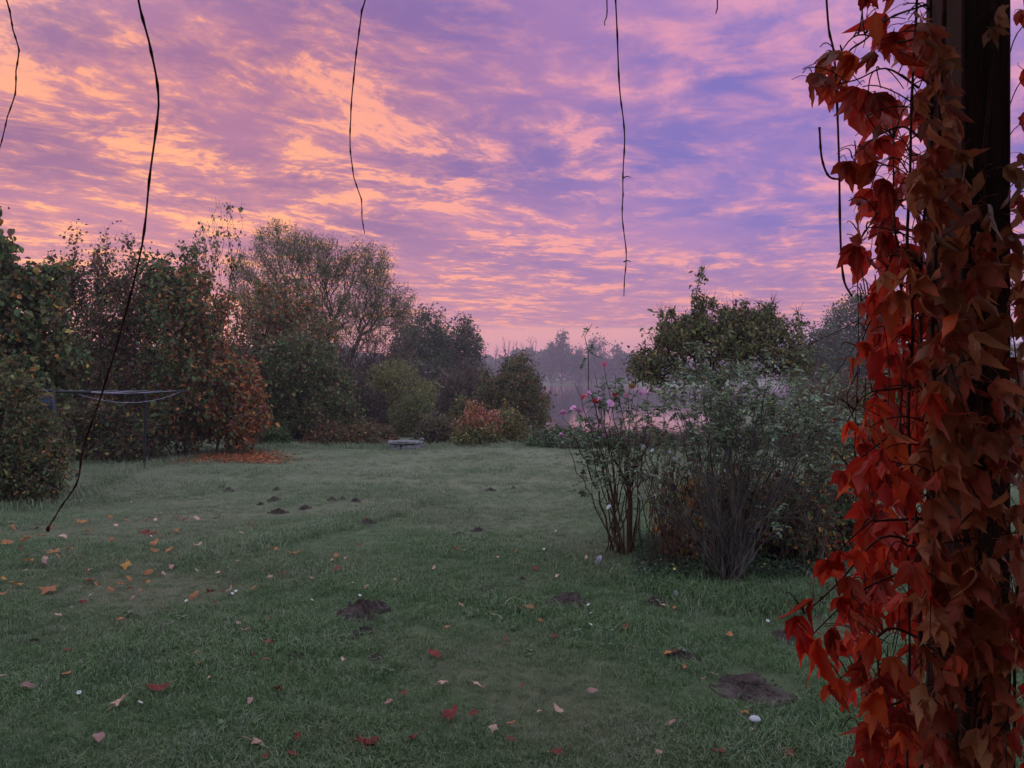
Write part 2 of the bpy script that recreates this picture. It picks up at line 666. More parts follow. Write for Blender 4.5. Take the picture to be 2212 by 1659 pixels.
pg = tag(empty('pergola_post', ((POST_X0 + POST_X1) / 2, (POST_Y0 + POST_Y1) / 2, 0)), 'dark brown timber post wrapped in red creeper', 'post')
mb = MB()
box(mb, (0, 0, 1.36), (POST_X1 - POST_X0, POST_Y1 - POST_Y0, 2.74), bevel=0.004)
obj('upright', mb.mesh('upright', M['wood']), pg)
mb = MB()
box(mb, (-1.6, 0, 2.85), (5.2, 0.11, 0.24), bevel=0.006)
obj('beam', mb.mesh('beam', M['wood']), pg)


# ------------------------------------------------------------------ plants
def dendrite(nodes, parent, targets, bf):
    """grow a branching skeleton from the given nodes to the targets: short new wood, but also short way to the root"""
    nodes = [np.asarray(p, float) for p in nodes]
    parent = list(parent)
    pl = []
    for i, p in enumerate(nodes):
        pl.append(0.0 if parent[i] < 0 else pl[parent[i]] + np.linalg.norm(p - nodes[parent[i]]))
    T = np.asarray(targets, float)
    best = np.full(len(T), 1e9)
    par = np.zeros(len(T), int)
    for i, p in enumerate(nodes):
        c = np.linalg.norm(T - p, axis=1) + bf * pl[i]
        m = c < best
        best[m] = c[m]
        par[m] = i
    for _ in range(len(T)):
        i = int(np.argmin(best))
        p = T[i]
        pi = int(par[i])
        k = len(nodes)
        pl.append(pl[pi] + np.linalg.norm(p - nodes[pi]))
        nodes.append(p)
        parent.append(pi)
        best[i] = 1e18
        c = np.linalg.norm(T - p, axis=1) + bf * pl[k]
        m = (c < best) & (best < 1e17)
        best[m] = c[m]
        par[m] = k
    return np.array(nodes), np.array(parent)


def kite_leaves(P0, D, Nn, L, W, col, fold=0.25):
    """4-vertex leaf, bent along its midrib"""
    S = np.cross(D, Nn)
    S = norm(S)
    N2 = np.cross(S, D)
    n = len(P0)
    mid = P0 + D * (L * 0.45)[:, None]
    V = np.stack([P0, mid + S * (W * .5)[:, None] + N2 * (W * fold)[:, None], P0 + D * L[:, None],
                  mid - S * (W * .5)[:, None] + N2 * (W * fold)[:, None]], 1).reshape(-1, 3)
    b = np.arange(n)[:, None] * 4
    F = np.concatenate([b + np.array([[0, 1, 2]]), b + np.array([[0, 2, 3]])])
    return V, F, np.repeat(col, 4, axis=0)


def six_leaves(P0, D, Nn, L, W, col, fold=0.2, curl=0.15):
    """6-vertex leaf: two quads folded along the midrib, tip curled"""
    S = norm(np.cross(D, Nn))
    N2 = np.cross(S, D)
    n = len(P0)
    L, W = L[:, None], W[:, None]
    a = P0 + D * L * 0.30
    b = P0 + D * L * 0.68 - N2 * L * curl * 0.3
    tip = P0 + D * L - N2 * L * curl
    V = np.stack([P0, a + S * W * .45 + N2 * W * fold, b + S * W * .40 + N2 * W * fold, tip,
                  b - S * W * .40 + N2 * W * fold, a - S * W * .45 + N2 * W * fold], 1).reshape(-1, 3)
    k = np.arange(n)[:, None] * 6
    F = np.concatenate([k + np.array([[0, 1, 2, 3]]), k + np.array([[0, 3, 4, 5]])])
    return V, F, np.repeat(col, 6, axis=0)


def palette(cols, w=None, jit=0.34):
    cols = np.array(cols, float) * 1.55
    w = np.ones(len(cols)) if w is None else np.array(w, float)
    w /= w.sum()

    def f(pts, r):
        # clumpy choice: neighbouring leaves tend to share a colour
        k = r.choice(len(cols), len(pts), p=w)
        c = cols[k] * (1 + jit * r.standard_normal((len(pts), 1))) * (1 + 0.07 * r.standard_normal((len(pts), 3)))
        return np.clip(c, 0.004, 0.8)
    return f


def plant(name, label, cat, base, lobes, n=400, stems=1, spread=0.15, bf=0.35, rt=0.005, rmax=0.15, pw=0.5,
          bark='bark', leaf=None, shoots=None, group=None, init=None, thr=0.02, minz=0.15, seed=1, shell=0.42, sides=5, jitter=0.10,
          trunk_name='trunk', crown_name='crown', droop_targets=0.0, twigs=0):
    r = np.random.default_rng(seed)
    base = np.asarray(base, float)
    root = tag(empty(name, base), label, cat, group)
    # targets inside the crown
    wts = np.array([l[2] for l in lobes], float)
    wts /= wts.sum()
    k = r.choice(len(lobes), n, p=wts)
    cen = np.array([l[0] for l in lobes])[k]
    rad = np.array([l[1] for l in lobes])[k]
    g = norm(r.standard_normal((n, 3)))
    T = cen + g * rad * (r.random((n, 1)) ** shell)
    gz = height(T[:, 0], T[:, 1])
    T = T[T[:, 2] > gz + minz]
    if init is not None:
        nodes, par = init
    else:
        nodes, par = [], []
        for s in range(stems):
            o = np.array((*(r.standard_normal(2) * spread), 0)) if stems > 1 else np.zeros(3)
            p = base + o
            p[2] = float(height(p[0], p[1])) - 0.05
            nodes.append(p)
            par.append(-1)
    ni = len(nodes)
    N, A = dendrite(nodes, par, T, bf)
    # extra leafy shoots growing up from the outline
    sh_paths = []
    if shoots:
        cand = np.argsort(N[ni:, 2] + 0.0 * N[ni:, 0])[::-1][:max(8, int(len(N) * shoots.get('frac', 0.2)))] + ni
        newN, newA = [N], [A]
        cnt = len(N)
        for s in range(shoots['n']):
            c0 = int(r.choice(cand))
            ln = shoots['len'] * r.uniform(0.5, 1.25)
            dd = norm(np.array((r.normal(0, shoots.get('lean', .25)) + shoots.get('bias', 0.0), r.normal(0, shoots.get('lean', .25)), 1.0)))
            m = 5
            pts = [N[c0] + dd * ln * (j + 1) / m + r.normal(0, 0.014 * ln, 3) for j in range(m)]
            newN.append(np.array(pts))
            newA.append(np.array([c0] + [cnt + j for j in range(m - 1)]))
            sh_paths.append((cnt, m))
            cnt += m
        N = np.concatenate(newN)
        A = np.concatenate(newA)
    nn = len(N)
    desc = np.zeros(nn)
    ch = np.zeros(nn, int)
    for i in range(nn):
        if A[i] >= 0:
            ch[A[i]] += 1
    desc[ch == 0] = 1
    for i in range(nn - 1, -1, -1):
        if A[i] >= 0:
            # parents always come earlier, except for shoots, which are appended in order too
            desc[A[i]] += desc[i]
    R = np.minimum(rt * desc ** pw, rmax)
    e = np.where(A >= 0)[0]
    P0, P1 = N[A[e]], N[e]
    R0, R1 = np.minimum(R[A[e]], R[e] * 1.5), R[e]
    ln = np.linalg.norm(P1 - P0, axis=1)
    mid = (P0 + P1) / 2 + r.standard_normal((len(e), 3)) * (ln * jitter)[:, None]
    mid[:, 2] += droop_targets * ln
    Rm = (R0 + R1) / 2
    Q0 = np.concatenate([P0, mid])
    Q1 = np.concatenate([mid, P1])
    S0 = np.concatenate([R0, Rm])
    S1 = np.concatenate([Rm, R1])
    rid = np.zeros(nn, int)
    for i in range(nn):
        rid[i] = i if A[i] < 0 else rid[A[i]]
    rid2 = np.concatenate([rid[e], rid[e]])
    # wood thick enough to show as a stem; it must hang together from the root
    thick = np.zeros(nn, bool)
    for i in range(nn):
        thick[i] = A[i] < 0 or (thick[A[i]] and R[i] > thr)
    big = np.concatenate([thick[e], thick[e]])
    for q in np.unique(rid2[big]) if big.any() else []:
        b_ = big & (rid2 == q)
        V, F = prisms(Q0[b_] - norm(Q1[b_] - Q0[b_]) * S0[b_][:, None] * 0.5, Q1[b_] + norm(Q1[b_] - Q0[b_]) * S1[b_][:, None] * 0.5, S0[b_], S1[b_], sides + 1)
        obj(trunk_name, make_mesh(trunk_name, V - base, [F], [M[bark]], smooth=True), root)
    sm = ~big
    tw = []
    if sm.any():
        V, F = prisms(Q0[sm], Q1[sm], S0[sm], S1[sm], 3)
        tw.append((V, F))
    if twigs:
        # bare side twigs
        k = r.integers(0, len(Q0), twigs)
        t = r.random((twigs, 1))
        a = Q0[k] * (1 - t) + Q1[k] * t
        d = norm(norm(Q1[k] - Q0[k]) + r.standard_normal((twigs, 3)) * 0.6 + np.array([0, 0, .25]))
        l2 = r.uniform(0.15, 0.5, (twigs, 1)) * (0.7 if leaf is None else leaf.get('twl', 0.8))
        V, F = prisms(a, a + d * l2, np.full(twigs, rt * .8), np.full(twigs, rt * .35), 3)
        tw.append((V, F))
    if tw:
        V = np.concatenate([x[0] for x in tw])
        F, o_ = [], 0
        for v_, f_ in tw:
            F.append(f_ + o_)
            o_ += len(v_)
        obj('twigs', make_mesh('twigs', V - base, [np.concatenate(F)], [M[bark]]), root, kind='stuff')
    if leaf:
        nl = leaf['n']
        twig = np.where(desc[e] <= leaf.get('maxdesc', 4))[0]
        wgt = ln[twig] + 0.02
        kk = r.choice(twig, nl, p=wgt / wgt.sum())
        t = r.random((nl, 1))
        c = P0[kk] * (1 - t) + P1[kk] * t
        sp = leaf.get('spread', 0.12)
        c = c + r.standard_normal((nl, 3)) * sp
        if leaf.get('fill', 0):
            m = r.random(nl) < leaf['fill']
            k2 = r.choice(len(lobes), nl, p=wts)
            g2 = norm(r.standard_normal((nl, 3)))
            c2 = np.array([l[0] for l in lobes])[k2] + g2 * np.array([l[1] for l in lobes])[k2] * (r.random((nl, 1)) ** 0.45)
            c = np.where(m[:, None], c2, c)
        gz = height(c[:, 0], c[:, 1]) + 0.03
        c = c[c[:, 2] > gz]
        if shoots and shoots.get('leaves', 0):
            cs = []
            for (c0, m) in sh_paths:
                q = shoots['leaves']
                tt = r.uniform(0, m - 1, q)
                i = tt.astype(int)
                f = (tt - i)[:, None]
                cs.append(N[c0 + i] * (1 - f) + N[np.minimum(c0 + i + 1, c0 + m - 1)] * f + r.normal(0, 0.015, (q, 3)))
            c = np.concatenate([c] + cs)
        nl = len(c)
        d = r.standard_normal((nl, 3)) + np.array([0, 0, -leaf.get('droop', 0.4)])
        d = norm(d)
        up = norm(r.standard_normal((nl, 3)) * 0.7 + np.array([0, 0, 1.0]))
        L = leaf['size'] * np.exp(r.normal(0, 0.28, nl))
        W = L * leaf.get('asp', 0.6) * r.uniform(0.8, 1.2, nl)
        col = leaf['pal'](c, r)
        fn = six_leaves if leaf.get('fine') else kite_leaves
        V, F, cc = fn(c, d, up, L, W, col)
        obj(crown_name, make_mesh(crown_name, V - base, [F], [M['leaf']], col=cc), root, kind='stuff')
    return root


def lobe(xd, yd, rx, ry, D, rd=None, w=1.0):
    """ellipsoid of a crown that stands D metres away; rx, ry are its half sizes as seen from the terrace"""
    k = D / FD
    return (P(xd, yd, D), np.array((rx * k, (rd if rd is not None else rx * k), ry * k)), w * rx * ry)


def base_at(xd, D):
    x = X(xd, D)
    return np.array((x, D, float(height(x, D))))


# leaf colours (albedo)
DG = (0.040, 0.066, 0.028)
MG = (0.066, 0.095, 0.036)
OL = (0.105, 0.100, 0.040)
YE = (0.330, 0.235, 0.060)
OR = (0.230, 0.095, 0.032)
RU = (0.260, 0.070, 0.032)
RB = (0.095, 0.040, 0.032)
BR = (0.090, 0.064, 0.044)
PB = (0.078, 0.058, 0.058)
GG = (0.135, 0.165, 0.115)
PK = (0.270, 0.105, 0.080)


def grad_pal(pa, pb, x0, x1, axis=0, noise=0.35):
    """mix of two palettes changing along one axis of the plant"""
    def f(pts, r):
        t = np.clip((pts[:, axis] - x0) / (x1 - x0), 0, 1)
        n = 0.5 + 0.5 * np.sin(pts[:, 0] * 2.3 + 1.7 * np.sin(pts[:, 2] * 2.9)) * np.sin(pts[:, 2] * 3.1 + pts[:, 1] * 2.1)
        m = r.random(len(pts)) < np.clip(t + noise * (n - 0.5), 0, 1)
        return np.where(m[:, None], pb(pts, r), pa(pts, r))
    return f


HG = 'shrubs and trees of the overgrown hedge'


def build_hedge():
    # --- tall hazel at the left edge, with long leafy shoots
    D = 14.5
    plant('hazel_tree', 'tall dark green hazel with long leafy shoots beyond the bush by the clothesline', 'tree', base_at(40, D),
          [lobe(30, 680, 110, 100, D), lobe(-60, 620, 100, 110, D), lobe(70, 780, 110, 110, D), lobe(-40, 810, 110, 130, D), lobe(80, 620, 55, 50, D)],
          n=520, stems=6, spread=.3, rt=.004, rmax=.06, seed=11, group=HG,
          leaf=dict(n=17000, size=.095, asp=.8, spread=.09, pal=palette([DG, MG, OL, OR, BR, YE], [4, 3, 4, 1.2, 2, .35]), fine=True, droop=.7),
          shoots=dict(n=40, len=.75, lean=.35, bias=.25, leaves=24, frac=.35))
    # --- bush at the left in front of the hazel
    D = 11.6
    plant('left_bush', 'low dense green and brown bush at the lawn edge beside the clothesline', 'bush', base_at(0, D + .3),
          [lobe(20, 960, 105, 110, D, .9), lobe(-80, 900, 110, 160, D, .9), lobe(100, 1010, 55, 70, D, .6), lobe(-20, 1040, 150, 50, D, .8), lobe(30, 850, 50, 45, D, .6)],
          n=520, stems=9, spread=.5, rt=.003, rmax=.03, seed=12, minz=.04, group=HG,
          leaf=dict(n=26000, size=.062, asp=.5, spread=.07, fill=.4, pal=palette([DG, MG, OL, BR, OR], [3, 3, 5, 4, 1.4]), fine=True, droop=.3),
          shoots=dict(n=60, len=.35, lean=.6, bias=.15, leaves=16, frac=.6))
    # --- dark many-stemmed shrub behind the clothesline
    D = 19.0
    plant('stemmed_shrub', 'dark many-stemmed shrub with sparse yellow leaves behind the clothesline', 'shrub', base_at(220, D),
          [lobe(210, 690, 95, 110, D, 1.0), lobe(290, 680, 75, 90, D, 1.0), lobe(200, 840, 100, 120, D, .9), lobe(290, 860, 80, 130, D, .9), lobe(150, 620, 40, 50, D, .5)],
          n=620, stems=16, spread=.75, rt=.0045, rmax=.045, seed=13, group=HG, twigs=2500, bf=.6,
          leaf=dict(n=23000, size=.08, asp=.65, spread=.12, fill=.22, pal=palette([RB, BR, DG, OL, YE], [5, 4, 3, 2, .45]), droop=.6),
          shoots=dict(n=24, len=1.0, lean=.22, leaves=18, frac=.15))
    plant('privet_shrub', 'leafy brown shrub low under the clothesline crossbar', 'shrub', base_at(235, D - 1.6),
          [lobe(215, 930, 85, 70, D - 1.6, .6), lobe(300, 950, 60, 60, D - 1.6, .6), lobe(150, 940, 50, 70, D - 1.6, .6)],
          n=300, stems=12, spread=.7, rt=.003, rmax=.02, seed=33, minz=.03, group=HG,
          leaf=dict(n=9000, size=.075, asp=.6, spread=.09, fill=.35, pal=palette([BR, RB, DG, YE, OL], [4, 3, 4, .5, 2]), droop=.5))
    # --- hazel turning copper at its right flank
    D = 18.6
    x0, x1 = X(380, D), X(560, D)
    plant('copper_hazel', 'large rounded hazel turning from green to copper orange', 'shrub', base_at(430, D),
          [lobe(400, 720, 90, 110, D, 1.3), lobe(450, 830, 110, 120, D, 1.4), lobe(400, 900, 90, 80, D, 1.2), lobe(520, 880, 60, 95, D, 1.0), lobe(370, 640, 50, 60, D, .8)],
          n=620, stems=9, spread=.4, rt=.004, rmax=.06, seed=14, minz=.1, group=HG,
          leaf=dict(n=24000, size=.095, asp=.75, spread=.1, fill=.3, droop=.7,
                    pal=grad_pal(palette([DG, MG, OL, RB, OR], [4, 4, 4, 2, 1]), palette([OR, RU, RB, OL, BR], [6, 3, 3, 2, 2]), x0, x1)),
          shoots=dict(n=34, len=.75, lean=.25, leaves=20, frac=.25))
    # --- slender saplings with bare whips
    D = 23.0
    for i, (xd, hh, sd) in enumerate(((452, 540, 15), (492, 560, 16), (425, 590, 17))):
        plant('sapling', ['slender sapling with bare whips and a few hanging leaves', 'thin leaning sapling beside the bare whips', 'short sapling at the shoulder of the copper hazel'][i],
              'tree', base_at(xd, D + i * .5),
              [lobe(xd, 640, 30, 70, D, .4), lobe(xd + 5, 570, 36, 60, D, .4), lobe(xd, 760, 26, 60, D, .4)],
              n=60, stems=2, spread=.12, rt=.0042, rmax=.04, seed=sd, bf=.8, group=HG,
              leaf=dict(n=190, size=.10, asp=.75, spread=.05, pal=palette([DG, OL, RB], [3, 3, 2]), droop=1.4),
              shoots=dict(n=15, len=(640 - hh) / FD * D * 1.1, lean=.14, bias=-.03, leaves=1, frac=.5))
    # --- thicket between copper hazel and willow
    D = 27.0
    plant('field_maple', 'loose russet and olive maple standing before the willow', 'tree', base_at(600, D),
          [lobe(600, 650, 80, 75, D, 1.6), lobe(560, 720, 90, 80, D, 1.5), lobe(660, 730, 80, 90, D, 1.5), lobe(520, 800, 70, 100, D, 1.3)],
          n=620, stems=5, spread=.3, rt=.006, rmax=.08, seed=18, bf=.7, group=HG, twigs=1500,
          leaf=dict(n=13000, size=.10, asp=.7, spread=.14, pal=palette([OL, OR, BR, MG, RU], [5, 3.2, 4, 2, 1.3]), droop=.7))
    # --- big dark green bush in the middle of the hedge
    D = 23.0
    plant('elder_bush', 'big dark green rounded elder bush in the hedge', 'bush', base_at(650, D),
          [lobe(640, 790, 90, 75, D, 1.5), lobe(680, 870, 95, 90, D, 1.6), lobe(600, 890, 80, 90, D, 1.3), lobe(715, 920, 70, 60, D, 1.2)],
          n=620, stems=8, spread=.5, rt=.004, rmax=.05, seed=19, group=HG,
          leaf=dict(n=26000, size=.10, asp=.6, spread=.12, fill=.35, pal=palette([DG, MG, OL, BR, RB], [5, 3, 4.5, 2.5, 1.8]), droop=.8),
          shoots=dict(n=50, len=.5, lean=.7, leaves=16, frac=.6))
    D = 23.6
    plant('plum_thicket', 'dark purple-brown twiggy thicket between copper hazel and elder', 'shrub', base_at(560, D),
          [lobe(560, 860, 60, 90, D, .8), lobe(575, 940, 50, 50, D, .7), lobe(545, 790, 40, 50, D, .7)],
          n=420, stems=12, spread=.5, rt=.004, rmax=.03, seed=20, group=HG, twigs=3500,
          leaf=dict(n=8000, size=.06, asp=.6, spread=.14, pal=palette([RB, PB, BR, RU, DG], [5, 4, 3, .8, 2])))
    # --- willow
    D = 38.0
    bw = base_at(700, D)
    plant('willow_tree', 'tall spreading willow with thin grey-green foliage and forked trunks', 'tree', bw,
          [lobe(610, 530, 62, 62, D, 2.0), lobe(545, 600, 65, 70, D, 2.0), lobe(668, 575, 55, 80, D, 2.0), lobe(712, 570, 42, 60, D, 1.8),
           lobe(795, 575, 62, 62, D, 2.0), lobe(770, 650, 65, 80, D, 2.0), lobe(848, 650, 55, 50, D, 1.8), lobe(690, 680, 90, 60, D, 2.0),
           lobe(870, 690, 32, 34, D, 1.2), lobe(590, 680, 70, 60, D, 2.0)],
          n=1500, stems=4, spread=.8, rt=.0075, rmax=.24, pw=.52, seed=21, bf=.75, bark='bark', group=HG, twigs=4500, shell=.36, thr=.03,
          leaf=dict(n=52000, size=.12, asp=.24, spread=.17, pal=palette([OL, BR, MG, (.12, .11, .06)], [4, 3, 4, 3]), droop=.8, maxdesc=3))
    D = 35.0
    plant('sloping_willow', 'low leaning willow limb with bare purple twigs under the tall willow', 'tree', base_at(720, D),
          [lobe(820, 740, 85, 50, D, 1.4), lobe(760, 800, 80, 60, D, 1.4), lobe(700, 770, 60, 50, D, 1.2), lobe(850, 800, 60, 60, D, 1.2)],
          n=620, stems=4, spread=.5, rt=.006, rmax=.13, seed=22, bf=.5, group=HG, twigs=5000,
          leaf=dict(n=13000, size=.09, asp=.35, spread=.2, pal=palette([PB, BR, OL, RB], [5, 4, 2, 2])))
    # --- yellow-green weeping shrub
    D = 27.0
    plant('weeping_shrub', 'yellow-green shrub with arching feathery twigs', 'shrub', base_at(860, D),
          [lobe(850, 805, 52, 32, D, .9), lobe(905, 845, 42, 30, D, .8), lobe(820, 850, 45, 40, D, .8), lobe(870, 900, 60, 50, D, .8)],
          n=380, stems=7, spread=.3, rt=.004, rmax=.03, seed=23, group=HG, twigs=1500,
          leaf=dict(n=15000, size=.10, asp=.22, spread=.12, fill=.25, pal=palette([(.20, .19, .07), OL, (.14, .15, .06), BR], [4, 4, 3, 2]), droop=1.4))
    D = 26.0
    plant('blackthorn_shrub', 'bare purple blackthorn mass before the weeping shrub', 'shrub', base_at(790, D),
          [lobe(775, 880, 65, 60, D, .9), lobe(740, 840, 50, 50, D, .8), lobe(820, 920, 60, 40, D, .8)],
          n=480, stems=12, spread=.6, rt=.004, rmax=.025, seed=24, group=HG, twigs=5000,
          leaf=dict(n=9000, size=.06, asp=.5, spread=.16, pal=palette([PB, RB, (.06, .05, .055), BR], [5, 3, 3, 2])))
    D = 25.0
    plant('olive_shrub', 'upright olive green shrub behind the stone slab', 'shrub', base_at(880, D),
          [lobe(880, 920, 48, 62, D, .7), lobe(905, 885, 32, 40, D, .6)],
          n=260, stems=7, spread=.3, rt=.003, rmax=.02, seed=25, group=HG,
          leaf=dict(n=8500, size=.07, asp=.45, spread=.1, fill=.3, pal=palette([OL, MG, BR, YE], [5, 4, 3, .3])))
    # --- hazy trees further back along the water
    D = 56.0
    for i, (xd, yt, hw, sd, lb) in enumerate(((925, 690, 72, 26, 'hazy alder with thin pale top behind the leaning willow'),
                                              (1000, 712, 62, 27, 'hazy round alder nearest the lake, feathery top'),
                                              (880, 730, 60, 28, 'dim alder half hidden by the willow'),
                                              (955, 745, 60, 39, 'dark grey-green alder between two hazy alders'))):
        DD = D + (i - 1) * 3
        plant('alder_tree', lb, 'tree', base_at(xd, DD),
              [lobe(xd, yt + 40, hw * .8, 42, DD, 2.0), lobe(xd - 10, yt + 100, hw, 60, DD, 2.4), lobe(xd + 12, yt + 150, hw, 60, DD, 2.4), lobe(xd, yt - 5, hw * .45, 24, DD, 1.2, .6)],
              n=520, stems=2, spread=.4, rt=.010, rmax=.16, seed=sd, group=HG, twigs=1200,
              leaf=dict(n=15000, size=.17, asp=.6, spread=.26, fill=.2, pal=palette([DG, (.06, .075, .05), PB, BR], [4, 4, 3, 2]), twl=2.0))
    # --- brown mass and the round tree at the end of the hedge
    D = 33.0
    plant('dogwood_thicket', 'wide brown-purple dogwood thicket beside the round tree', 'shrub', base_at(1030, D),
          [lobe(1010, 850, 70, 60, D, 1.4), lobe(1070, 870, 65, 62, D, 1.4), lobe(960, 890, 60, 55, D, 1.2), lobe(1030, 920, 100, 45, D, 1.3)],
          n=600, stems=14, spread=1.0, rt=.005, rmax=.04, seed=29, group=HG, twigs=4000,
          leaf=dict(n=22000, size=.08, asp=.55, spread=.16, fill=.35, pal=palette([PB, BR, RB, (.07, .07, .05)], [5, 4, 2, 3])),
          shoots=dict(n=50, len=.7, lean=.6, leaves=10, frac=.6))
    D = 30.0
    plant('round_tree', 'rounded olive-brown tree at the lake end of the hedge', 'tree', base_at(1130, D),
          [lobe(1120, 840, 55, 58, D, 1.2), lobe(1150, 885, 50, 50, D, 1.2), lobe(1095, 905, 60, 50, D, 1.2), lobe(1115, 795, 30, 26, D, .7), lobe(1070, 860, 45, 50, D, 1.0)],
          n=520, stems=4, spread=.25, rt=.005, rmax=.07, seed=30, group=HG,
          leaf=dict(n=19000, size=.09, asp=.6, spread=.11, fill=.15, pal=palette([OL, BR, DG, OR, RB], [5, 4, 4, .9, 1.5]), fine=True),
          shoots=dict(n=14, len=.6, lean=.5, leaves=10, frac=.3))
    # --- low shrubs along the far edge of the lawn
    low = [('spirea_shrub', 'low rust-brown spirea on the lawn edge before the elder', 715, 950, 60, 34, 21.5, palette([BR, RB, OR, OL], [5, 3, 1.6, 3]), 41),
           ('spirea_shrub', 'low brown spirea touching the stone slab', 800, 950, 55, 34, 21.8, palette([BR, OR, OL, RB], [5, 1, 4, 2]), 42),
           ('currant_shrub', 'dim olive-brown shrub just past the stone slab', 945, 935, 45, 42, 22.3, palette([OL, BR, PB, MG], [4, 5, 3, 2]), 43),
           ('pink_spirea', 'pink-red autumn spirea glowing at the lawn edge', 1030, 925, 48, 40, 21.6, grad_pal(palette([OL, MG, (.20, .17, .06)], [4, 3, 3]), palette([PK, RU, OR, (.30, .15, .10)], [5, 2, 2, 3]), Z(945, 21.6), Z(895, 21.6), 2), 44),
           ('yellow_spirea', 'golden brown shrub beside the pink-red spirea', 1095, 925, 42, 45, 22.5, palette([OL, (.22, .16, .06), BR, MG], [4, 4, 3, 2]), 45),
           ('bramble', 'low dark bramble sprawling at the end of the lawn', 1185, 955, 55, 16, 21.2, palette([DG, MG, (.09, .10, .07)], [4, 3, 3]), 46),
           ('bramble', 'low grey-green bramble behind the rose canes', 1250, 957, 50, 14, 21.0, palette([DG, GG, BR], [4, 2, 3]), 47),
           ('heather_bank', 'low purple-brown bank of stalks above the shore', 1280, 948, 75, 14, 21.6, palette([PB, RB, BR], [4, 4, 3]), 48),
           ('sapling_clump', 'thin upright sapling clump in front of the dogwood', 1000, 905, 30, 45, 24.0, palette([OL, MG, YE, BR], [4, 3, .5, 3]), 49),
           ('ivy_shrub', 'bright green low ivy shrub at the foot of the elder', 600, 965, 35, 22, 21.4, palette([MG, (.09, .13, .05), DG], [3, 3, 2]), 50)]
    for nm, lb, xd, yd, rx, ry, D, pal, sd in low:
        plant(nm, lb, 'shrub', base_at(xd, D), [lobe(xd, yd, rx, ry, D, .7), lobe(xd - rx * .5, yd + ry * .5, rx * .7, ry * .6, D - .3, .5), lobe(xd + rx * .5, yd + ry * .45, rx * .7, ry * .6, D, .5)],
              n=260, stems=12, spread=rx / FD * D * .5, rt=.003, rmax=.014, seed=sd, minz=.03, group='low shrubs along the far lawn edge', twigs=700,
              leaf=dict(n=7500, size=.08, asp=.45, spread=.08, fill=.4, pal=pal, twl=.6),
              shoots=dict(n=10, len=.35, lean=.4, leaves=10, frac=.4))


build_hedge()


